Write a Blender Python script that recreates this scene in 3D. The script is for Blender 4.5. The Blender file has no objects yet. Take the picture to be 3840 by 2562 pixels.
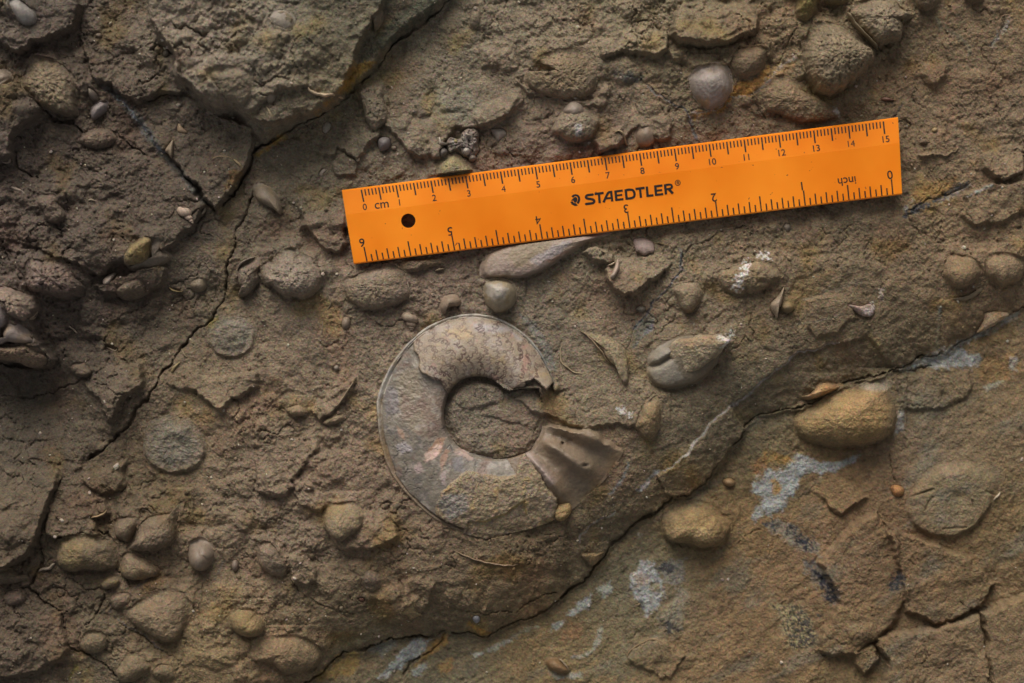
import bpy, bmesh, math
import numpy as np
from mathutils import Vector

# ------------------------------------------------------------------ scale: measured on the ruler, 131.8 photo pixels = 1 cm
S = 0.01 / 131.8            # metres per photo pixel on the rock
MM = 0.001
D = 0.85                    # camera height over the rock
scene = bpy.context.scene
COL = scene.collection

def wx(px): return (np.asarray(px, float) - 1920.0) * S
def wy(py): return -(np.asarray(py, float) - 1281.0) * S

# ------------------------------------------------------------------ camera, sky, sun, exposure
cam_d = bpy.data.cameras.new('camera')
cam = bpy.data.objects.new('camera', cam_d); COL.objects.link(cam)
cam.location = (0, 0, D)
cam_d.sensor_width = 36.0
cam_d.lens = 36.0 * D / (3840 * S)
cam_d.clip_start = 0.02; cam_d.clip_end = 50
cam_d.dof.use_dof = True
cam_d.dof.focus_distance = D - 0.003
cam_d.dof.aperture_fstop = 5.6
scene.camera = cam

SUN = Vector((-0.22, 0.86, 0.60)).normalized()
world = bpy.data.worlds.new('World'); scene.world = world; world.use_nodes = True
nt = world.node_tree; nt.nodes.clear()
sky = nt.nodes.new('ShaderNodeTexSky'); sky.sky_type = 'NISHITA'; sky.sun_disc = False
sky.sun_elevation = math.asin(SUN.z); sky.sun_rotation = math.atan2(SUN.x, SUN.y)
sky.dust_density = 4.0; sky.air_density = 1.0; sky.ozone_density = 1.0
hs = nt.nodes.new('ShaderNodeHueSaturation'); hs.inputs['Saturation'].default_value = 0.22
bg = nt.nodes.new('ShaderNodeBackground'); bg.inputs['Strength'].default_value = 0.062
wo = nt.nodes.new('ShaderNodeOutputWorld')
nt.links.new(sky.outputs[0], hs.inputs['Color']); nt.links.new(hs.outputs[0], bg.inputs['Color'])
nt.links.new(bg.outputs[0], wo.inputs['Surface'])

sun_d = bpy.data.lights.new('sun', 'SUN'); sun_d.energy = 1.9; sun_d.angle = math.radians(38)
sun_d.color = (1.0, 0.965, 0.91)
sun = bpy.data.objects.new('sun', sun_d); COL.objects.link(sun)
sun.location = (0, 0.5, 0.6)
sun.rotation_euler = (-SUN).to_track_quat('-Z', 'Y').to_euler()

vs = scene.view_settings
vs.view_transform = 'Standard'; vs.look = 'None'; vs.exposure = 0.52; vs.gamma = 1.0; vs.use_curve_mapping = False
EXPO = 0.66                 # light that a level surface gets, relative to the picture

# ------------------------------------------------------------------ colour and noise helpers
def lin(c):
    c = np.asarray(c, float) / 255.0
    return np.where(c <= 0.04045, c / 12.92, ((c + 0.055) / 1.055) ** 2.4)
SAT = 0.86
TINT = np.array([1.01, 0.978, 1.03])
def desat(c, SAT=SAT):
    c = np.asarray(c, float); l = 0.3 * c[0] + 0.6 * c[1] + 0.1 * c[2]
    return l + (c - l) * SAT
def C(r, g, b): return lin(desat((r, g, b))) / EXPO * TINT
def CS(r, g, b): return lin(desat((r, g, b), 0.95)) / EXPO

_rng = np.random.RandomState(7)
PERM = np.concatenate([_rng.permutation(256)] * 3).astype(np.int32)
_a = np.arange(256) / 256.0 * 2 * np.pi
GX, GY = np.cos(_a).astype(np.float32), np.sin(_a).astype(np.float32)
def pn(x, y, seed=0):
    x = np.asarray(x, np.float32) + seed * 17.31; y = np.asarray(y, np.float32) + seed * 9.77
    xi = np.floor(x).astype(np.int32); yi = np.floor(y).astype(np.int32)
    xf = x - xi; yf = y - yi
    xi &= 255; yi &= 255
    u = xf * xf * xf * (xf * (xf * 6 - 15) + 10); v = yf * yf * yf * (yf * (yf * 6 - 15) + 10)
    def g(ix, iy, dx, dy):
        h = PERM[PERM[ix & 255] + (iy & 255)]
        return GX[h] * dx + GY[h] * dy
    a = g(xi, yi, xf, yf); b = g(xi + 1, yi, xf - 1, yf)
    c = g(xi, yi + 1, xf, yf - 1); d = g(xi + 1, yi + 1, xf - 1, yf - 1)
    ab = a + u * (b - a); cd = c + u * (d - c)
    return (ab + v * (cd - ab)) * 1.5
def fbm(x, y, wl, octs=4, gain=0.5, seed=0, ridged=False):
    s = 0; a = 1.0; n = 0; f = 1.0 / wl
    for i in range(octs):
        p = pn(x * f, y * f, seed + i * 3)
        if ridged: p = 1 - 2 * np.abs(p)
        s = s + a * p; n += a; a *= gain; f *= 2.03
    return s / n
def sm(a, b, x):
    t = np.clip((x - a) / (b - a), 0, 1); return t * t * (3 - 2 * t)

# photo tiles in which shapes were measured: letter = row, digit = column; 'ov' the whole picture, 'am' the ammonite close-up
K = 960 / 1763.0
def pts(s):
    out = []; tile = 'px'
    for tok in s.split():
        if ',' not in tok: tile = tok; continue
        x, y = map(float, tok.split(','))
        if tile == 'px': out.append((x, y))
        elif tile == 'ov': out.append((x * 1.63404, y * 1.63404))
        elif tile == 'am': out.append((1380 + x * 0.58683, 1140 + y * 0.58683))
        else: out.append((int(tile[1]) * 960 + x * K, 'abc'.index(tile[0]) * 854 + y * K))
    return np.array(out)
def spline(p, n, closed=True):
    p = np.asarray(p, float); m = len(p)
    if closed: q = np.vstack([p[-1], p, p[0], p[1]]); segs = m
    else: q = np.vstack([2 * p[0] - p[1], p, 2 * p[-1] - p[-2]]); segs = m - 1
    out = []
    for i in range(segs):
        p0, p1, p2, p3 = q[i:i + 4]
        t = np.linspace(0, 1, 12, endpoint=False)[:, None]
        out.append(0.5 * (2 * p1 + (p2 - p0) * t + (2 * p0 - 5 * p1 + 4 * p2 - p3) * t ** 2 + (3 * p1 - p0 - 3 * p2 + p3) * t ** 3))
    out = np.vstack(out)
    out = np.vstack([out, out[:1] if closed else p[-1:]])
    d = np.r_[0, np.cumsum(np.hypot(*np.diff(out, axis=0).T))]
    t = np.linspace(0, d[-1], n, endpoint=not closed)
    return np.c_[np.interp(t, d, out[:, 0]), np.interp(t, d, out[:, 1])]
def sdf(x, y, poly):
    """distance to a polygon's outline, positive inside"""
    x = np.asarray(x, np.float32); y = np.asarray(y, np.float32)
    d = np.full(x.shape, 1e9, np.float32); ins = np.zeros(x.shape, bool)
    n = len(poly)
    for i in range(n):
        ax, ay = poly[i]; bx, by = poly[(i + 1) % n]
        ex, ey = bx - ax, by - ay
        l2 = ex * ex + ey * ey + 1e-9
        px, py = x - ax, y - ay
        t = np.clip((px * ex + py * ey) / l2, 0, 1)
        d = np.minimum(d, (px - ex * t) ** 2 + (py - ey * t) ** 2)
        if ay != by:
            c = (ay > y) != (by > y)
            ins ^= c & (x < ex * (y - ay) / (by - ay) + ax)
    d = np.sqrt(d)
    return np.where(ins, d, -d)
def pdist(x, y, line):
    """distance to a polyline and the position along it (0..1)"""
    d = np.full(x.shape, 1e9, np.float32); tt = np.zeros(x.shape, np.float32)
    L = np.r_[0, np.cumsum(np.hypot(*np.diff(line, axis=0).T))]
    for i in range(len(line) - 1):
        ax, ay = line[i]; ex, ey = line[i + 1] - line[i]
        l2 = ex * ex + ey * ey + 1e-9
        px, py = x - ax, y - ay
        t = np.clip((px * ex + py * ey) / l2, 0, 1)
        q = (px - ex * t) ** 2 + (py - ey * t) ** 2
        m = q < d
        d = np.where(m, q, d); tt = np.where(m, (L[i] + t * (L[i + 1] - L[i])) / L[-1], tt)
    return np.sqrt(d), tt

# ------------------------------------------------------------------ materials
def rock_material(name, rough=0.85, bump=0.5, grain=0.22, size=0.0006, spec=0.3):
    m = bpy.data.materials.new(name); m.use_nodes = True
    t = m.node_tree; N = t.nodes; Lk = t.links
    p = N['Principled BSDF']
    p.inputs['Specular IOR Level'].default_value = spec
    at = N.new('ShaderNodeAttribute'); at.attribute_name = 'Col'
    tc = N.new('ShaderNodeTexCoord')
    n1 = N.new('ShaderNodeTexNoise'); n1.inputs['Scale'].default_value = 1 / size; n1.inputs['Detail'].default_value = 5; n1.inputs['Roughness'].default_value = 0.7
    n2 = N.new('ShaderNodeTexNoise'); n2.inputs['Scale'].default_value = 0.22 / size; n2.inputs['Detail'].default_value = 4
    n3 = N.new('ShaderNodeTexNoise'); n3.inputs['Scale'].default_value = 0.5 / size; n3.inputs['Detail'].default_value = 2
    for n in (n1, n2, n3): Lk.new(tc.outputs['Object'], n.inputs['Vector'])
    # grain: light and dark sand grains
    r1 = N.new('ShaderNodeMapRange'); r1.inputs[1].default_value = 0.3; r1.inputs[2].default_value = 0.7
    r1.inputs[3].default_value = 1 - grain; r1.inputs[4].default_value = 1 + grain
    Lk.new(n1.outputs['Fac'], r1.inputs[0])
    r2 = N.new('ShaderNodeMapRange'); r2.inputs[1].default_value = 0.3; r2.inputs[2].default_value = 0.7
    r2.inputs[3].default_value = 1 - grain * 0.7; r2.inputs[4].default_value = 1 + grain * 0.7
    Lk.new(n2.outputs['Fac'], r2.inputs[0])
    mu = N.new('ShaderNodeMath'); mu.operation = 'MULTIPLY'; Lk.new(r1.outputs[0], mu.inputs[0]); Lk.new(r2.outputs[0], mu.inputs[1])
    # scattered dark mineral specks
    r3 = N.new('ShaderNodeMapRange'); r3.inputs[1].default_value = 0.66; r3.inputs[2].default_value = 0.72
    r3.inputs[3].default_value = 1.0; r3.inputs[4].default_value = 0.62 if grain > 0.15 else 0.9
    Lk.new(n3.outputs['Fac'], r3.inputs[0])
    mu2 = N.new('ShaderNodeMath'); mu2.operation = 'MULTIPLY'; Lk.new(mu.outputs[0], mu2.inputs[0]); Lk.new(r3.outputs[0], mu2.inputs[1])
    mx = N.new('ShaderNodeVectorMath'); mx.operation = 'SCALE'
    Lk.new(at.outputs['Color'], mx.inputs[0]); Lk.new(mu2.outputs[0], mx.inputs['Scale'])
    # grains of slightly different colour
    n4 = N.new('ShaderNodeTexNoise'); n4.inputs['Scale'].default_value = 0.9 / size; n4.inputs['Detail'].default_value = 3; n4.inputs['Roughness'].default_value = 0.7
    Lk.new(tc.outputs['Object'], n4.inputs['Vector'])
    sc = N.new('ShaderNodeVectorMath'); sc.operation = 'SCALE'; sc.inputs['Scale'].default_value = 2.0
    Lk.new(n4.outputs['Color'], sc.inputs[0])
    ml = N.new('ShaderNodeVectorMath'); ml.operation = 'MULTIPLY'
    Lk.new(mx.outputs[0], ml.inputs[0]); Lk.new(sc.outputs[0], ml.inputs[1])
    mc = N.new('ShaderNodeMix'); mc.data_type = 'RGBA'; mc.inputs[0].default_value = min(0.5, grain * 1.5)
    Lk.new(mx.outputs[0], mc.inputs[6]); Lk.new(ml.outputs[0], mc.inputs[7])
    Lk.new(mc.outputs[2], p.inputs['Base Color'])
    rr = N.new('ShaderNodeMapRange'); rr.inputs[3].default_value = rough - 0.1; rr.inputs[4].default_value = rough + 0.1
    Lk.new(n2.outputs['Fac'], rr.inputs[0]); Lk.new(rr.outputs[0], p.inputs['Roughness'])
    ad = N.new('ShaderNodeMath'); ad.operation = 'ADD'; Lk.new(n1.outputs['Fac'], ad.inputs[0]); Lk.new(n3.outputs['Fac'], ad.inputs[1])
    b = N.new('ShaderNodeBump'); b.inputs['Strength'].default_value = bump; b.inputs['Distance'].default_value = size * 0.9
    Lk.new(ad.outputs[0], b.inputs['Height']); Lk.new(b.outputs[0], p.inputs['Normal'])
    return m
M_ROCK = rock_material('rock', 0.85, 0.9, 0.34)
M_STONE = rock_material('stone', 0.82, 0.85, 0.32)
M_SHELL = rock_material('shell', 0.55, 0.35, 0.15, 0.0006, 0.4)
M_WET = rock_material('polished_fossil', 0.5, 0.3, 0.14, 0.0006, 0.45)

# ------------------------------------------------------------------ mesh helper
def mesh_obj(name, V, F, cols=None, mat=None, parent=None, loc=None, smooth=True):
    """V (n,3) world metres, F (m,4) or (m,3) int; the object's origin goes to loc"""
    V = np.asarray(V, np.float64); F = np.asarray(F, np.int32)
    loc = np.zeros(3) if loc is None else np.asarray(loc, float)
    me = bpy.data.meshes.new(name)
    k = F.shape[1]
    me.vertices.add(len(V)); me.vertices.foreach_set('co', (V - loc).astype(np.float32).ravel())
    me.loops.add(F.size); me.loops.foreach_set('vertex_index', F.ravel())
    me.polygons.add(len(F))
    me.polygons.foreach_set('loop_start', np.arange(0, F.size, k, dtype=np.int32))
    me.update(calc_edges=True)
    me.polygons.foreach_set('use_smooth', np.full(len(F), smooth))
    if cols is not None:
        a = me.attributes.new('Col', 'FLOAT_COLOR', 'POINT')
        c = np.ones((len(V), 4), np.float32); c[:, :3] = np.clip(cols, 0.004, 0.9)
        a.data.foreach_set('color', c.ravel())
    me.validate()
    if mat: me.materials.append(mat)
    o = bpy.data.objects.new(name, me); COL.objects.link(o)
    if parent is not None:
        o.parent = parent; o.location = loc - np.array(parent.location)
    else: o.location = loc
    return o
def tag(o, label, cat, group=None):
    o['label'] = label; o['category'] = cat
    if group: o['group'] = group
    return o
def grid_faces(nr, nc, wrap=False):
    r = np.arange(nr - 1)[:, None]; c = np.arange(nc if wrap else nc - 1)[None, :]
    c2 = (c + 1) % nc
    return np.stack([r * nc + c, (r + 1) * nc + c, (r + 1) * nc + c2, r * nc + c2], -1).reshape(-1, 4)

# ================================================================== SHAPE TABLES (measured on the photograph)
# heights of the bare rock, mm, on the whole-picture overview (x, y, z)
BASE_Z = [(60,60,4),(150,200,3),(60,300,3),(250,120,-1),(300,220,0),(380,330,-1),(500,450,1.5),(480,330,-0.5),(450,100,2),(650,150,2),(850,80,0),
 (100,400,2),(250,400,1.5),(350,480,1.5),(250,560,3),(350,620,1.5),(250,720,-2),(350,780,-1.5),(450,650,0),(60,700,3),(50,905,-9),(110,925,-6),(200,850,-1),(300,900,2),(270,980,0),(120,970,-4),(60,1000,-4),
 (600,330,0),(800,400,0),(1000,200,0),(1200,300,0.5),(1400,150,1),(1700,60,2),(1750,180,0.5),(2000,350,-1.5),(2200,150,-1.5),(2330,300,-2.5),(2200,420,-1.5),(2000,470,0),(1500,550,0.5),(1300,600,0.5),(900,620,0.5),(700,620,0),(600,520,-0.5),
 (600,800,0),(800,850,0.3),(700,1000,0),(500,900,0),(400,1000,-0.3),(560,1100,0.6),(700,1150,1),(900,1250,0.5),(1100,1230,1),(1300,1180,0.5),(1500,900,0.5),(1400,1000,0.5),(1650,850,0),(1900,700,-0.5),(2100,600,-1.5),(2300,520,-2.5),(1100,950,-0.2),(1050,1100,0),
 (1000,1350,-.5),(1250,1290,-.5),(1420,1120,0),(1600,960,-.3),(1800,830,-.3),(2000,780,-.8),(2200,690,-1.5),(900,1440,-1.5),(1330,1360,-1.5),(1520,1165,-1),(1715,985,-.8),(2065,855,-1.2),(2350,720,-2),(1450,1300,-2.50),(1600,1200,-2.00),(1800,1100,-1.50),(2000,1000,-1.50),(2200,900,-2.00),(2300,1000,-1.50),(2100,1150,-1.00),(2340,1200,-1.50),(1900,1300,-2.50),(1700,1400,-2.50),(1500,1450,-2.50),(1200,1520,-3.00),(1000,1530,-3.50),(1900,1500,-2.50),(2100,1350,-2.00),(2250,1400,-3.00),(2340,1500,-3.00),(2150,1520,-3.00),
 (50,1150,1),(150,1270,0.5),(300,1200,0),(450,1270,0),(600,1300,0),(100,1400,0),(350,1420,0.5),(550,1450,0.5),(200,1520,-1),(350,1530,0),(650,1520,0),(800,1400,-1),(740,1510,-1.5),(700,1400,-0.5),
 (-100,-100,3),(1200,-100,1),(2450,-100,-2),(2450,800,-2),(2450,1650,-2),(1200,1650,-2),(-100,1650,-2),(-100,800,-2)]

# x, y (overview), stone colour (left zones darkened to paint in a vignette), roughness
ZONES = [(60,60,86,76,63,1.4),(150,200,82,70,55,1.6),(280,150,78,67,52,.8),(450,100,117,105,84,1.6),(600,150,114,103,84,1.6),(750,80,96,90,70,.9),(850,60,72,70,54,.5),(780,190,90,78,46,1),(330,300,75,64,50,.8),(420,430,73,63,50,.8),(200,420,78,67,53,1.1),(80,400,78,67,55,1.3),(300,550,80,68,53,1.1),(120,640,76,65,53,1.9),(60,720,84,71,58,1.6),(300,700,71,62,50,.8),(420,700,76,67,51,.7),(100,920,70,63,50,.6),(280,900,84,71,55,1),(150,1000,76,67,51,.7),
 (550,600,100,88,68,.9),(650,350,96,86,66,.6),(850,280,106,96,76,.6),(1000,200,108,98,76,.7),(1150,120,106,94,72,.9),(1000,350,104,90,70,.9),(1300,200,112,98,74,.9),(1450,80,112,100,74,.9),(1600,100,104,90,64,1.2),(1750,220,104,86,58,.8),(1950,120,108,94,66,1.2),(2150,200,104,86,60,.6),(2280,100,104,86,60,.6),(2250,350,104,88,66,.8),(1300,320,100,80,64,.9),(1700,320,100,82,62,.8),(1500,560,112,98,72,.9),(1350,600,112,100,76,.9),(1750,580,112,96,70,.9),(2000,540,104,90,66,.6),(2200,600,112,92,66,.7),(2150,450,106,86,56,.8),(2300,460,108,90,62,.8),
 (950,630,102,86,68,1),(1300,700,104,92,72,.55),(1550,700,106,92,70,.65),(800,760,112,98,76,.55),(600,800,108,92,70,.65),(700,900,110,94,70,.95),(450,850,106,92,66,.55),(500,960,108,92,68,.85),(600,1030,106,90,68,1),(350,1100,90,75,48,.55),(200,1130,82,68,50,.85),(800,1150,110,92,70,.9),(1000,1260,98,82,62,.9),(1400,950,112,98,74,.5),(1500,900,110,96,70,.55),(1850,700,106,88,62,.6),(1950,720,100,84,60,.6),(2050,700,94,80,54,.6),(1600,900,98,84,60,.6),(1800,850,90,80,58,.6),(2000,800,88,78,54,.6),(1650,1000,86,81,63,.6),(1450,1100,92,79,58,.8),(1300,1250,94,78,54,.9),(1100,1330,96,80,54,.9),(900,1330,100,84,58,.8),(750,1420,98,84,58,.7),
 (120,1230,82,70,51,1),(60,1400,80,67,51,1),(300,1250,86,73,55,.7),(500,1280,102,86,64,.8),(650,1250,104,90,70,.9),(350,1420,98,81,57,.6),(480,1470,112,94,58,.6),(600,1430,110,92,64,.6),(250,1500,94,83,61,.7),(620,1530,112,94,66,.7),(1120,900,104,93,74,.5),
 (1000,1520,100,90,64,.5),(1250,1480,112,92,58,.5),(1450,1380,100,92,66,.5),(1350,1500,112,94,58,.5),(1500,1330,98,92,68,.5),(1600,1180,116,92,52,.5),(1750,1120,114,90,50,.5),(1780,1000,96,90,66,.5),(1900,1050,120,92,50,.5),(2100,950,98,90,68,.6),(2250,850,116,94,62,.6),(2250,950,104,86,58,.6),(1900,1150,112,88,58,.6),(2050,1050,108,84,58,.6),(1700,1300,114,88,54,.5),(1900,1300,112,88,60,.6),(2050,1250,104,80,52,.7),(2200,1300,104,82,52,.6),(2100,1380,100,78,50,.7),(2300,1250,106,86,52,.6),(1600,1500,112,88,56,.6),(1750,1480,110,86,54,.6),(1950,1520,104,84,52,.8),(2200,1480,108,88,60,.6),(2320,1430,108,88,58,.5)]

# how lumpy the rock is: x, y (overview), strength
LUMPY = [(80,80,.9),(150,250,.9),(300,150,.35),(450,100,1.3),(600,180,1.3),(780,80,.5),(380,330,.3),(200,420,.6),(60,380,1.0),(120,640,1.3),(300,580,.5),(60,720,.9),(300,700,.3),(400,780,.2),(80,900,.2),(280,900,.6),(150,1000,.3),
 (560,560,.6),(650,350,.35),(850,300,.35),(900,420,.5),(1000,200,.3),(1150,120,.6),(1000,330,.7),(1300,180,.6),(1500,80,.8),(1650,100,1.0),(1800,200,.4),(1950,100,.6),(2100,250,.15),(2250,150,.15),(2300,350,.35),(1600,300,.4),(2200,420,.4),
 (900,640,.7),(1200,600,.4),(1400,560,.6),(1600,600,.5),(1800,600,.5),(2000,550,.3),(2200,620,.4),(1300,720,.15),(1500,800,.2),(1700,720,.25),(650,640,.6),(560,740,.4),(750,780,.1),(850,720,.3),(650,900,.6),(760,950,.4),(500,900,.2),(600,1020,.8),(450,1050,.4),(350,1100,.3),(500,1180,.6),(250,1120,.6),
 (1400,960,.1),(1120,900,.05),(750,1080,.3),(850,1250,.7),(700,1200,.7),(600,1280,.6),(120,1230,.8),(300,1280,.7),(450,1300,.5),(100,1400,.6),(300,1450,.6),(500,1440,.5),(650,1450,.6),(250,1530,.5),(1050,1280,.6),(1000,1380,.4),(1250,1250,.4),(1400,1130,.2),(1600,950,.15),(1900,800,.1),(2150,700,.2),
 (1300,1480,.1),(1600,1250,.15),(1800,1100,.15),(2100,950,.2),(2000,1250,.25),(1750,1450,.15),(2200,1350,.3),(2000,1530,.3)]
BED_UPPER = "a1 1330,0 1180,130 1000,260 830,440 680,600 600,690 450,800 180,920 0,1070 a0 1700,1190 1600,1300 1500,1440 1440,1400 1300,1240 1130,1070 960,820 820,670 670,560 400,420 100,300 px -900,300 -900,-900 1800,-900"
BED_LEFT = "a0 600,420 820,670 960,820 1130,1070 1300,1240 1440,1400 1500,1440 a1 0,1300 b0 1620,0 1600,150 1570,300 1540,480 1460,620 1360,700 1300,780 1230,880 1120,1030 1060,1120 1030,1190 940,1270 915,1340 860,1410 780,1470 650,1568 c0 540,100 440,120 400,200 350,330 300,480 280,600 275,760 240,850 190,890 px -900,2000 -900,300"
BED_LOWER = "c1 380,1568 580,1390 760,1340 980,1280 1190,1275 1320,1240 1440,1240 1590,1260 1763,1190 c2 0,1180 130,1130 270,1060 380,950 480,900 560,810 680,660 760,570 900,470 1020,380 1110,290 1240,270 1340,190 1460,30 b2 1510,1540 1620,1400 1700,1310 1763,1300 b3 0,1300 100,1260 330,1210 430,1150 560,1080 700,1040 850,1010 950,980 1110,880 1250,870 1320,810 1480,720 1600,650 1763,570 px 9000,-1800 20000,-6000 20000,20000 -12000,20000 -12000,9000 -1500,4600 900,2900"
BEDS = [(BED_UPPER, 'rough grey brown rock block at the upper left, cut off by a long diagonal crack'),
        (BED_LEFT, 'dark brown rock bed along the left side, bounded by a thin winding crack'),
        (BED_LOWER, 'ochre and blue grey stained rock bed in the lower right corner, below the long crack')]

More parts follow.
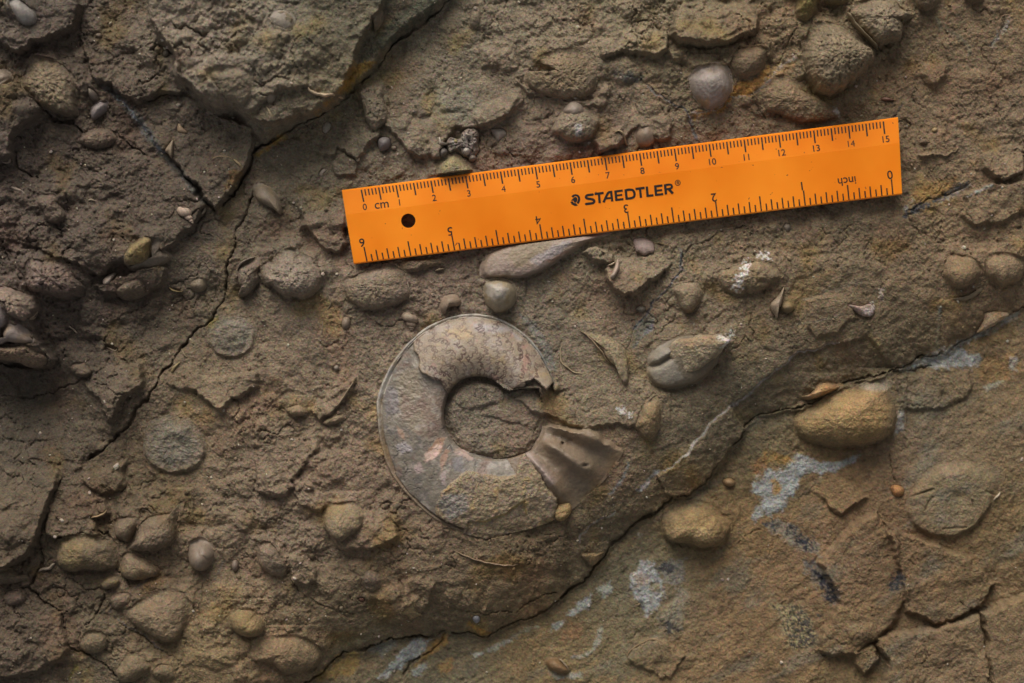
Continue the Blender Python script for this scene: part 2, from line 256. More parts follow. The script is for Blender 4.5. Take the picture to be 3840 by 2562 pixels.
# outline, height mm, edge width px, ramp (low point -> high point)
LEDGES = [
 # big rough block, top
 ("a0 1000,-300 1050,60 1060,200 1110,290 1200,360 1230,440 1225,560 1300,600 1350,640 1400,700 1420,740 1520,780 1600,770 1700,830 a1 0,830 120,880 230,860 350,840 450,800 600,690 620,630 680,480 720,360 800,210 900,60 950,-300", 4.5, 14, ""),
 ("a0 1000,-300 1050,60 1060,200 1110,290 1200,360 1230,440 1225,560 1300,600 1350,640 1400,700 1420,740 1520,780 1600,770 1700,830 a1 0,900 60,990 180,910 450,795 600,685 680,595 830,435 1000,255 1180,125 1330,-10 1500,-300", 4.5, 50, ""),
 ("a1 0,300 200,300 330,420 380,560 370,640 200,640 60,760 0,800 a0 1500,760 1300,560 1450,450 1700,400", 1.6, 12, "a0 1700,250 a1 0,800"),
 # top left block
 ("px -300,-300 a0 490,-200 490,0 580,60 560,140 520,200 420,250 350,290 250,300 230,360 170,385 90,350 40,270 0,210 px -300,60", 5, 12, ""),
 # upper left bed over the triangular slab
 ("a0 560,-50 580,60 560,160 580,300 640,470 700,560 780,600 860,680 960,720 1000,690 1080,660 1180,640 1290,640 1300,560 1220,360 1060,150 1040,-50", 2.6, 14, "a0 800,0 900,690"),
 ("a0 -300,640 0,640 160,610 220,660 310,760 300,800 230,860 120,960 110,1040 100,1090 40,1110 -300,1130", 4.5, 14, ""),
 # triangular slab and left slab
 ("a0 860,700 1000,720 1300,660 1500,800 a1 0,900 a0 1763,1030 1690,1190 1590,1290 1490,1425 1380,1300 1210,1130 1120,1050 960,800", 3.2, 14, "a0 1000,650 1480,1430"),
 ("a0 120,980 240,940 560,1000 640,1040 740,1030 900,1060 1010,1080 1200,1170 1300,1270 1420,1400 1390,1480 b0 1330,0 1250,80 1180,150 1050,210 900,280 860,230 700,330 560,260 420,200 200,140 0,60 a0 0,1380 110,1100", 2.4, 14, "a0 500,950 b0 1000,250"),
 ("b0 680,400 860,330 1100,240 1160,280 1120,380 1000,450 900,500 800,460", 2.2, 12, ""),
 ("b0 -300,560 0,500 60,480 240,640 270,760 340,860 370,920 320,960 230,960 120,930 -300,900", 5.0, 14, ""),
 ("b0 470,980 620,950 800,960 980,940 990,1080 880,1160 830,1250 800,1330 750,1350 720,1180 560,1060", 2.8, 14, "b0 560,930 830,1250"),
 ("c0 -300,60 0,60 200,90 390,105 400,200 350,330 300,480 270,600 200,690 60,760 -300,760", 5.5, 18, "c0 100,0 200,600"),
 ("c0 360,330 420,180 640,240 740,300 750,390 650,430 700,540 560,540 400,570 330,520", 2.2, 16, "c0 500,200 600,450"),
 ("c0 560,130 850,50 870,180 800,240 700,260 600,200", 1.4, 20, ""),
 ("c0 -300,900 150,890 260,970 420,1090 450,1200 490,1320 400,1420 200,1500 -300,1600", 2.5, 20, "c0 100,850 200,1400"),
 # middle bed: scaly plates
 ("a1 880,860 960,960 1050,1050 1150,1085 1270,1090 1300,1000 1400,890 1530,880 1640,830 1763,770 a2 60,720 40,450 a1 1500,330 1200,360 950,560", 2.0, 10, "a1 1250,400 1250,1050"),
 ("a1 300,1000 540,1090 560,1040 690,1110 830,960 840,900 750,850 600,820 450,900", 1.6, 10, "a1 500,850 680,1080"),
 ("a1 530,1130 600,1080 700,1130 690,1220 600,1230 550,1200", 1.0, 10, ""),
 ("a1 1500,820 1700,640 1763,620 a2 40,620 30,700 a1 1740,780 1640,860 1560,890", 1.6, 10, "a1 1600,640 1680,860"),
 ("a1 300,1400 330,1320 420,1310 620,1380 640,1568 300,1568 330,1480", 2.0, 14, "a1 500,1250 420,1568"),
 ("b1 380,0 600,0 640,130 560,170 480,140 430,80", 1.8, 12, ""),
 ("b0 1150,1040 1250,960 1350,1000 1450,1050 b1 0,1000 20,1100 b0 1600,1180 1530,1260 1440,1190 1370,1110 1290,1110 1200,1090", 2.2, 12, "b0 1300,900 1450,1230"),
 ("b1 380,1260 480,1180 600,1080 690,1030 660,1110 580,1220 540,1280 460,1340", 1.6, 10, "b1 420,1100 560,1250"),
 ("b1 0,1300 60,1240 200,1300 420,1400 440,1500 380,1568 c1 250,180 270,220 200,290 100,290 0,240", 1.8, 12, "b1 200,1200 c1 180,290"),
 ("c1 300,330 470,400 480,330 400,200 250,150", 0.9, 8, ""),
 ("c1 480,480 600,640 820,640 900,600 1000,560 960,420 760,380 740,470", 2.2, 16, "c1 700,300 720,650"),
 ("c1 -40,560 100,570 190,680 340,700 430,780 440,860 360,900 250,880 230,780 120,740", 1.5, 16, ""),
 ("c1 1000,880 1090,850 1230,880 1190,1000 1140,1110 1000,1080 1010,960", 0.9, 10, ""),
 # a2 mounds
 ("a2 590,330 720,240 860,190 1000,210 1070,260 1080,350 1000,390 860,370 760,340 700,380 620,400", 2.6, 14, "a2 800,150 850,370"),
 ("a2 1090,260 1150,60 1330,10 1450,50 1640,60 1700,150 1680,240 1500,300 1350,330 1220,320", 5.0, 20, "a2 1350,-50 1350,310"),
 ("a2 1080,340 1300,350 1500,320 1680,250 1763,290 1763,400 1560,350 1480,450 1290,460 1120,420", 1.6, 18, ""),
 ("a2 0,560 150,640 380,700 560,690 640,600 680,640 640,740 480,740 300,720 100,660", 0.8, 12, ""),
 ("a2 880,650 940,590 1060,690 1100,830 1080,960 980,990 880,880 720,1000 600,1050 570,960 750,880", 1.4, 12, "a2 900,600 900,980"),
 ("a2 570,960 620,1050 760,990 790,1010 740,910 700,900", 1.6, 8, ""),
 # right side
 ("a3 1040,420 1250,430 1200,540 1130,610 1080,560", 1.8, 26, "a3 1100,380 1130,600"),
 ("a3 1060,1090 1300,1030 1320,1010 1250,1050 1060,1100 1040,1090", 1.2, 8, ""),
 ("a3 1480,1050 1650,1000 1763,1020 1763,1190 1640,1240 1560,1220 1480,1150", 2.4, 16, "a3 1600,950 1620,1230"),
 ("a3 1350,1330 1550,1270 1763,1260 1763,1440 1560,1530 1430,1568 1340,1480", 1.6, 12, ""),
 ("b3 270,490 500,450 570,490 600,610 500,680 400,750 330,760 270,680", 0.8, 10, ""),
 # b2
 ("b2 740,215 900,200 1060,170 1090,240 1000,320 930,370 880,430 820,465 760,460 700,420 650,370 640,300", 4.2, 12, "b2 900,120 820,460"),
 ("b2 480,170 560,140 680,180 710,240 660,270 560,230", 2.6, 10, ""),
 ("b2 0,1190 190,1300 230,1290 400,1340 600,1370 700,1350 850,1360 920,1200 1000,1160 900,1050 500,1050 200,1100", 1.2, 10, "b2 500,1000 500,1370"),
 # umbilicus flakes
 ("am 520,600 660,560 760,500 860,560 840,620 740,640 600,680", 0.35, 8, ""),
 ("am 700,700 840,620 980,600 1100,560 1100,720 1000,760 920,770 760,720", 0.45, 8, "am 900,560 900,770"),
 ("am 540,860 640,830 880,790 1080,730 1060,860 1000,930 800,960 640,960", 0.35, 8, ""),
 # plate between vein and crack
 ("c2 1010,130 1200,0 b2 1350,1390 1530,1250 1610,1390 1520,1530 c2 1340,180 1240,265 1110,285 1060,265 1020,200", 1.3, 8, ""),
 # the seam on the bank: the part below it lies a little lower
 ("b2 1530,1250 1640,1150 1763,1020 b3 60,980 170,895 340,850 470,800 700,760 900,980 700,1040 430,1150 100,1260 b2 1763,1300 1620,1390 1600,1340", -0.9, 14, ""),
 # lower bed
 ("c3 780,1330 800,1270 900,1250 950,1260 1200,1210 1260,1180 1480,1150 1530,1290 1560,1400 1590,1568 1600,1900 800,1900 850,1500 860,1420", 3.2, 20, ""),
 ("c3 1500,1125 1600,1070 1763,1000 px 4300,2200 4300,3000 c3 1600,1900 1600,1568 1560,1380 1530,1200", 3.6, 20, ""),
 ("c3 630,1370 760,1320 810,1430 700,1540 640,1450", 2.0, 14, ""),
 ("c3 520,150 700,310 530,430 410,330 280,250", 1.4, 14, "c3 400,100 620,380"),
 ("c3 380,760 560,560 780,400 850,500 920,600 940,780 1000,1000 900,1200 700,1330 620,1390 470,1400 360,1370 400,1230 490,1090 520,1030 480,920", 2.4, 26, "c3 1100,700 700,800"),
 ("c3 830,460 1000,560 1200,650 1400,720 1600,900 1500,1080 1200,1190 1000,1100 950,850", 2.0, 14, ""),
 ("c2 800,1440 850,1360 950,1300 1080,1310 1200,1400 1100,1568 850,1500", 0.8, 10, ""),
 ("b3 930,1040 1200,960 1430,990 1450,1100 1400,1190 1250,1240 960,1230", 0.8, 12, ""),
]

# soft swellings: outline, height, sharpness
BUMPS = [
 ("b0 560,500 900,520 1100,480 1050,600 800,660 600,620", 1.5, .8),
 ("c1 830,1000 950,900 1040,950 1100,1120 1000,1180 860,1150", 1.6, .6),
 ("b3 280,220 480,200 560,320 460,390 330,360", 0.9, .6),
 ("b3 1220,520 1340,500 1390,620 1380,720 1240,740", 1.0, .6),
 ("a3 1340,520 1500,500 1620,560 1500,640 1380,620", 1.0, .7),
 ("c3 580,1200 760,1180 780,1240 640,1290", 1.2, .6),
 ("c2 800,1470 900,1330 1060,1330 1060,1430 900,1480", 0.8, .6),
 ("c2 1180,1420 1240,1410 1230,1480 1170,1490", 0.9, .6),
 ("c1 480,760 640,740 780,760 700,900 500,900", 0.8, .7),
 ("a1 1560,330 1650,300 1763,340 1763,450 1650,470 1560,440", 1.3, .6),
 ("a1 1600,420 1720,440 1763,400 1763,460 1680,480", 0.8, .6),
 ("c0 1290,420 1500,380 1700,460 1640,620 1540,700 1480,560", 1.3, .6),
 ("c0 1440,900 1560,860 1700,960 1600,1040 1480,1160 1440,1060", 1.5, .6),
 ("c0 1180,1250 1420,1150 1763,1300 1500,1450 1250,1420", 1.2, .6),
]

# line, half width px, depth mm
CRACKS = [
 ("a1 1400,-60 1330,0 1180,130 1000,260 830,440 680,600 600,690 450,800 350,850 180,920 90,1000 0,1070 a0 1763,1040 1700,1190 1600,1300 1500,1440", 17, 6.5),
 ("a0 1500,1440 1440,1400 1380,1320 1300,1240 1210,1140", 9, 3.0),
 ("a0 1210,1140 1130,1070 1060,950 960,820 820,670 670,560", 6, 1.0),
 ("a1 0,1300 b0 1620,0 1600,150 1570,300 1540,480 1460,620 1360,700 1300,780 1230,880", 8, 4.0),
 ("b0 1300,780 1230,880 1120,1030 1060,1120 1030,1190 940,1270 915,1340 860,1410 780,1470 650,1568 c0 590,50", 13, 6.0),
 ("c0 440,120 400,200 350,330 300,480 280,600 275,760 240,850 190,890", 9, 4.0),
 ("c0 60,900 190,900 260,970 420,1090 450,1200 490,1320 600,1370 700,1420 780,1500 850,1568 950,1700", 7, 4.0),
 ("c0 640,500 760,520 830,620 830,790 870,850 920,930", 6, 3.0),
 ("c0 730,940 690,1020 650,1110 570,1200 545,1310", 6, 3.0),
 ("c0 800,1140 950,1220 1100,1340 1240,1410", 5, 1.5),
 ("c0 1300,1280 1250,1390 1240,1490 1180,1540", 5, 1.5),
 ("a0 160,610 230,660 300,760 370,820", 8, 4.0),
 ("a0 360,820 440,840 540,850", 26, 6.0),
 ("a0 540,850 600,920 680,880 760,880 830,920 870,970 950,1020 1010,1060", 10, 4.0),
 ("a0 120,960 110,1040 110,1120 160,1190 260,1240", 10, 3.5),
 ("a0 640,1040 750,1060 850,1070 900,1050", 6, 1.5),
 ("a0 980,700 1060,680 1160,650 1300,640", 7, 2.0),
 ("b0 -60,1165 0,1170 190,1170 380,1130 540,1040 700,1030 870,1010", 6, 2.2),
 ("b0 0,950 150,960 330,950", 26, 4.0),
 ("b0 260,0 240,70 180,120", 8, 3.0),
 ("b0 300,500 400,540 540,560", 14, 2.5),
 ("b0 800,640 900,600 1020,530", 6, 1.4),
 ("c1 100,1750 380,1568 580,1390 760,1340 980,1280 1190,1275 1320,1240", 11, 5.0),
 ("c1 1320,1240 1440,1240 1590,1260 1763,1190 c2 0,1180 130,1130 270,1060 380,950", 8, 4.0),
 ("c1 1320,1240 1250,1330 1180,1400 1040,1490 980,1568", 7, 3.0),
 ("c2 0,1090 100,1025 240,965 300,960", 5, 2.5),
 ("c2 300,1010 380,950 480,900 560,810 680,660 760,570 900,470 1020,380 1110,290", 14, 6.0),
 ("c2 1110,290 1240,270 1340,190 1460,30 b2 1510,1540 1620,1400", 6, 3.0),
 ("b2 1600,1400 1700,1310 1763,1300 b3 0,1300 100,1260 330,1210 430,1150 560,1080 700,1040 850,1010", 9, 4.5),
 ("b3 850,1010 950,980 1110,880 1250,870 1320,810 1480,720 1600,650 1763,570 1900,500", 7, 4.0),
 ("b3 900,1010 1000,990 1160,945", 5, 2.5),
 ("b2 1530,1250 1600,1340 1615,1390", 4, 2.0),
 ("c2 1110,290 1060,265 1020,200 1005,130", 5, 2.0),
 ("c1 180,580 240,760 240,850 300,930 400,1000 500,1070 680,1105", 6, 2.0),
 ("c1 1440,1080 1560,1100 1680,1080 1763,1075", 5, 2.0),
 ("c1 1360,660 1380,790 1310,760", 4, 1.2),
 ("a2 720,520 860,540 940,590 1040,670 1100,710 1200,780 1210,860 1250,920 1280,990", 5, 1.2),
 ("a2 1200,790 1440,720 1520,660 1640,650 1763,560", 4, 1.2),
 ("a2 1640,650 1700,740 1763,800", 4, 1.6),
 ("a3 30,450 120,310 200,200", 5, 2.0),
 ("a3 780,340 740,330 700,270", 6, 2.5),
 ("b2 1170,180 1150,300 1090,380 1060,430 930,570 850,680 780,820", 6, 1.5),
 ("b2 1600,0 1430,50 1250,120 1170,180", 6, 2.0),
 ("a3 950,1460 1150,1380 1390,1250", 8, 2.0),
 ("a3 1360,1330 1340,1440 1430,1540", 6, 2.0),
 ("c3 1480,1150 1530,1290 1560,1400 1590,1568", 5, 1.8),
 ("c3 1350,1010 1450,1110 1500,1125 1600,1060 1763,990", 5, 1.5),
 ("c3 1200,1215 1260,1180", 10, 2.5),
 ("c3 780,400 820,470 880,540", 14, 2.5),
 ("c3 880,540 920,600 940,700 940,800", 8, 2.0),
 ("c3 410,330 500,420 530,430 690,320", 5, 1.6),
 ("c3 340,1350 400,1400 500,1410 640,1390", 10, 1.2),
 ("c3 780,1330 850,1420 860,1480", 6, 2.0),
 ("c3 840,0 880,90 900,190", 6, 1.8),
 ("c3 1000,300 1080,275 1160,245", 5, 1.2), ("c3 1115,390 1130,340 1165,300", 4, 1.0), ("c3 1420,440 1520,410", 3, .8), ("c3 1540,250 1600,290", 6, 1.2),
 ("b3 0,1010 170,900 340,850 470,800", 3, .5),
 ("c2 1500,690 1640,575 1763,520", 4, 1.5),
 ("c2 1060,600 1200,660 1330,660 1450,640", 5, 1.2),
 ("am 960,40 1100,180 1230,360 1250,470", 4, .8),
 ("b2 770,860 830,1080 900,1190 1010,1110", 4, .8),
 ("b2 850,1360 900,1210 920,1180", 4, 1.0),
]

# stains that belong to the rock: outline, colour, strength, softness px, ragged edge px, grain px, also on loose pieces
STAINS = [
 ("b3 1200,870 1320,830 1530,900 1500,960 1440,985 1330,950 1200,960 1100,950 1000,970", (138,140,136), .85, 9, 30, 40, 0),
 ("b3 940,985 1100,890 1200,860 1320,800 1480,730 1600,660 1763,570 1763,620 1560,730 1400,800 1330,840 1200,890 1000,990", (150,146,134), .75, 8, 22, 30, 0),
 ("b3 1440,980 1560,900 1763,840 1763,1010 1560,1080", (128,98,58), .55, 14, 40, 60, 0),
 ("b3 1340,830 1440,800 1600,700 1763,640 1763,760 1560,800", (122,98,62), .5, 14, 40, 60, 0),
 ("b3 1720,900 1763,880 1763,980 1710,970", (140,138,130), .7, 8, 20, 30, 0),
 ("b3 1530,1100 1660,1045 1680,1060 1560,1130", (140,140,122), .7, 8, 14, 30, 0),
 ("c3 0,90 100,130 170,60 220,0 400,60 500,60 650,0 690,0 560,90 420,130 300,150 220,200 240,240 150,330 130,370 40,440 0,420 c2 1700,480 1680,420 1740,330 1660,260", (136,138,135), .9, 8, 26, 40, 0),
 ("c3 40,170 100,190 130,260 60,290", (138,104,50), .9, 6, 18, 30, 0),
 ("c3 0,0 180,0 200,60 100,60 0,60", (132,100,48), .7, 10, 26, 40, 0),
 ("c2 820,870 900,760 990,760 1020,830 1050,900 1060,1000 1020,1060 930,1130 890,1040 830,940", (142,142,138), .9, 8, 20, 30, 0),
 ("c2 850,850 950,830 950,900 880,950", (136,116,98), .8, 8, 16, 30, 0),
 ("c2 960,890 1030,900 1030,970 960,970", (100,88,58), .9, 4, 10, 20, 0),
 ("c2 1020,790 1100,740 1200,740 1210,850 1170,930 1080,910 1060,860", (112,108,100), .75, 10, 26, 24, 0),
 ("c2 1010,800 1060,760 1130,770 1160,830 1090,830", (52,52,54), .85, 6, 24, 22, 0),
 ("c2 1180,930 1230,960 1200,1100 1190,1240 1060,1230 1030,1150 1110,1050", (112,104,88), .8, 10, 26, 24, 0),
 ("c2 1040,1170 1120,1180 1170,1230 1090,1250", (44,43,42), .9, 6, 26, 20, 0),
 ("c2 890,1020 925,1020 920,1060 890,1060", (60,56,50), .8, 4, 8, 14, 0),
 ("c2 590,940 690,890 700,970 640,1000", (140,140,130), .85, 7, 18, 26, 0),
 ("c2 380,1130 480,1020 560,980 540,1070 420,1130", (142,144,138), .85, 7, 18, 26, 0),
 ("c2 270,1230 280,1190 370,1160 340,1220", (142,144,136), .85, 6, 14, 26, 0),
 ("c2 0,1280 100,1220 180,1210 60,1260 0,1310", (136,132,112), .7, 6, 18, 26, 0),
 ("c2 420,1420 500,1400 560,1360 620,1200 640,1220 590,1370 500,1430", (138,138,128), .6, 6, 14, 26, 0),
 ("c2 240,1510 330,1550 480,1530 500,1568 300,1568", (136,136,126), .7, 8, 14, 26, 0),
 ("c2 330,1310 400,1180 500,1200 470,1290", (124,90,62), .6, 10, 26, 40, 0),
 ("c2 1680,60 1763,40 1763,200 1700,180", (128,90,50), .6, 12, 30, 40, 0),
 ("c1 760,1370 800,1330 960,1290 940,1360 860,1420", (98,98,90), .7, 8, 20, 30, 0),
 ("c1 1040,1330 1100,1290 1200,1300 1130,1400 1000,1480 880,1568 820,1568", (142,144,140), .85, 7, 20, 36, 0),
 ("c1 1060,1520 1150,1470 1170,1510 1090,1568", (138,140,134), .8, 7, 16, 26, 0),
 ("c1 1480,1400 1560,1380 1550,1410 1490,1430", (140,142,136), .8, 6, 12, 20, 0),
 ("c1 1580,1370 1700,1310 1763,1300 1650,1390", (138,138,128), .65, 6, 16, 26, 0),
 ("c1 1130,1430 1250,1290 1320,1240 1310,1330 1180,1420 1060,1500", (144,110,58), .8, 7, 16, 30, 0),
 ("c1 400,1568 540,1420 700,1400 680,1500 560,1568", (130,106,56), .7, 10, 30, 40, 0),
 ("c1 1240,1480 1350,1420 1360,1500 1280,1568", (138,104,56), .6, 8, 20, 30, 0),
 ("c1 1460,1170 1560,1210 1620,1250 1560,1270 1480,1220", (132,98,44), .8, 7, 14, 26, 0),
 ("c1 480,1400 570,1290 700,1250 800,1200 860,1210 780,1290 600,1390", (92,86,66), .5, 10, 26, 40, 0),
 # black fossil wood and its stains
 ("c3 0,490 100,460 230,510 250,560 380,640 390,720 300,690 180,640 100,570 20,520", (116,110,98), .7, 8, 22, 26, 0),
 ("c3 0,485 60,465 110,500 60,530", (50,50,52), .85, 5, 30, 18, 0),
 ("c3 180,490 240,520 230,560 150,540", (40,40,42), .95, 8, 34, 18, 0),
 ("c3 240,570 330,600 360,660 280,670 230,630", (36,36,39), 1.0, 9, 36, 18, 0),
 ("c3 270,750 360,760 470,910 515,1040 440,1040 400,940 320,880 280,800", (88,84,78), .8, 10, 34, 26, 0),
 ("c3 330,810 420,850 500,990 510,1050 440,1020 420,930", (36,36,40), 1.0, 9, 40, 18, 0),
 ("c3 280,760 340,745 340,790 290,800", (58,58,58), .7, 5, 20, 16, 0),
 ("c3 40,1050 180,1060 280,1090 340,1200 360,1280 300,1360 180,1365 130,1260 90,1130", (124,110,80), .85, 9, 26, 30, 0),
 ("c3 860,950 880,860 930,820 970,860 950,940", (42,42,44), .95, 7, 26, 18, 0),
 ("c3 370,1120 410,1110 400,1160 370,1150", (44,44,44), .8, 4, 8, 14, 0),
 ("a3 930,1490 1000,1410 1150,1370 1300,1270 1390,1245 1370,1280 1180,1390 1040,1450 950,1500", (56,57,60), .9, 5, 22, 20, 0),
 ("a3 930,1440 1000,1360 1010,1380 950,1460", (130,132,126), .6, 5, 14, 16, 0),
 ("a3 1370,1355 1440,1310 1540,1270 1550,1280 1440,1330", (132,136,132), .7, 5, 8, 16, 0),
 ("a3 1170,1400 1330,1300 1400,1260 1410,1275 1250,1370", (122,118,112), .6, 5, 14, 16, 0),
 ("a3 1010,1300 1300,1220 1290,1290 1150,1360 960,1420", (122,92,46), .55, 10, 26, 40, 0),
 ("a3 1560,290 1620,190 1660,120 1670,140 1640,210 1560,310 1530,310", (122,122,116), .6, 5, 20, 16, 0),
 ("a3 1570,230 1600,220 1590,260", (56,56,58), .8, 4, 10, 12, 0),
 ("a3 870,790 940,700 935,720 880,800", (46,44,42), .8, 4, 8, 12, 0),
 ("a3 1160,110 1200,170 1330,240 1400,310 1410,380 1380,380 1370,310 1290,240 1170,180", (96,92,76), .6, 6, 12, 20, 0),
 # rust and ochre by the grey shell
 ("a2 1500,630 1560,570 1660,560 1763,450 1763,540 1640,660 1520,680 1450,760 1250,820 1230,790 1430,740", (140,98,42), .85, 8, 20, 30, 0),
 ("a3 0,480 100,430 200,390 190,440 120,520 0,560", (126,98,60), .8, 8, 20, 30, 0),
 ("a3 20,540 80,480 200,400 190,380 60,470", (142,138,128), .6, 5, 12, 16, 0),
 ("a2 340,1080 420,1010 560,1000 640,1060 500,1110", (92,62,46), .75, 12, 24, 36, 0),
 ("a2 1320,990 1400,900 1510,890 1500,920 1380,990", (98,66,48), .75, 10, 22, 30, 0),
 ("a2 700,520 800,510 900,540 860,570 740,560", (76,78,78), .7, 6, 22, 18, 0),
 ("a1 0,1070 180,920 240,930 120,1010 20,1080", (128,98,40), .8, 8, 18, 26, 0),
 ("a1 680,480 760,440 820,440 690,590 560,690 480,760 440,800 600,640", (124,94,34), .85, 8, 18, 26, 0),
 ("a1 1330,-20 1180,120 1000,250 900,350 780,400 900,200 1050,80 1150,-40", (66,66,53), .8, 14, 26, 40, 0),
 ("a0 1600,1200 1690,1170 1640,1260 1560,1330", (112,82,40), .6, 8, 18, 26, 0),
 ("a0 670,560 830,650 980,810 1080,950 1140,1070 1210,1130 1330,1260 1440,1410 1400,1400 1280,1260 1120,1080 1000,950 840,720 700,600", (84,86,84), .55, 8, 14, 26, 0),
 ("b0 1420,690 1440,630 1500,610 1510,640 1470,700", (112,100,48), .7, 8, 16, 26, 0),
 ("c0 470,1530 520,1450 540,1460 480,1540", (118,104,44), .6, 8, 16, 26, 0),
 ("a1 1200,740 1330,600 1500,600 1560,760 1400,860 1240,860", (112,108,92), .5, 26, 40, 70, 0),
 # white crystals
 ("b2 1690,190 1740,175 1763,190 1763,215 1720,210", (205,200,195), .6, 4, 36, 12, 1),
 ("b2 1600,240 1630,250 1620,300 1580,340 1560,430 1530,420 1530,350 1580,300", (205,200,196), .6, 4, 39, 13, 1),
 ("b2 720,1240 765,1235 770,1280 740,1290", (205,202,196), .6, 4, 18, 13, 0),
 ("b2 785,1265 820,1270 825,1310 800,1300", (190,185,178), .6, 4, 24, 10, 0),
 ("b2 1440,740 1500,770 1450,820 1420,830 1460,790 1390,750", (196,190,182), .6, 4, 24, 13, 1),
 ("b2 1480,740 1520,700 1515,740 1500,770", (170,168,166), .6, 4, 27, 10, 0),
 ("b3 760,420 790,420 800,490 780,500 770,450", (178,162,152), .6, 4, 18, 10, 0),
 ("b3 640,560 690,560 730,510 730,560 700,600 650,590", (182,168,160), .6, 4, 27, 10, 1),
 ("a3 440,740 490,760 495,800 460,780", (180,176,170), .85, 3, 12, 10, 1),
 ("b3 1185,530 1210,540 1200,610 1185,600", (128,132,124), .7, 4, 12, 12, 0),
 ("b3 1180,600 1200,600 1200,860 1170,840", (116,108,86), .6, 5, 14, 14, 0),
 ("b3 930,1260 970,1280 970,1400 900,1430 920,1380", (138,134,128), .75, 6, 14, 18, 0),
 ("c2 880,560 900,560 890,580", (170,170,160), .6, 4, 12, 10, 0),
 ("b2 850,640 960,580 990,620 900,750 840,800", (100,102,92), .6, 8, 20, 26, 0),
 ("am 960,50 1080,130 1180,300 1200,420 1160,420 1080,250", (96,98,94), .55, 6, 10, 20, 0),
 ("c2 670,270 760,150 800,50 810,60 770,170 690,270", (112,116,116), .7, 4, 8, 12, 0),
]
# thin mineral lines: line, half width px, colour, strength
VEINS = [
 ("b3 0,1030 60,980 170,895 270,870 340,850 470,800", 5, (142,138,130), .8),
 ("b2 1763,1020 1640,1150 1530,1250 1400,1340 1300,1440 1200,1568 c2 1100,60 1010,110", 5, (144,142,134), .75),
 ("c2 1010,110 940,180 880,240", 9, (150,150,144), .7),
 ("c2 470,610 500,540 600,450 720,400", 5, (128,126,116), .6),
 ("a0 830,690 960,820 1060,950 1130,1070", 4, (124,130,136), .6),
 ("b2 1160,140 1150,280 1090,380 930,570 840,690", 6, (84,92,98), .7),
 ("b2 960,600 930,700 830,810", 6, (104,110,112), .6),
 ("a2 930,590 1060,690 1200,780 1240,910 1280,980", 5, (82,86,90), .7),
 ("a2 1240,790 1420,760 1500,680 1640,650 1763,540", 4, (120,122,118), .6),
 ("c0 760,1020 830,1130 980,1230 1130,1350", 4, (60,60,62), .7),
 ("c0 1520,720 1480,830 1440,880", 4, (64,64,64), .7),
 ("c0 950,910 1020,850 1090,790", 6, (62,62,64), .7),
 ("c1 1510,1130 1540,1250", 3, (90,80,60), .5),
 ("b1 1150,500 1300,420 1440,330", 4, (70,66,56), .4),
 ("b1 0,20 100,120 160,180", 4, (70,64,54), .5),
 ("b3 180,660 330,640 500,600", 6, (92,88,72), .5),
 ("b3 250,490 420,430 650,370", 7, (84,82,70), .5),
]

G_R = 'rounded nodules in the rock'; G_S = 'shell fragments in the rock'; G_P = 'small pebbles in the rock'; G_B = 'fossil shells in the rock'
G_G = 'fossil snail shells'
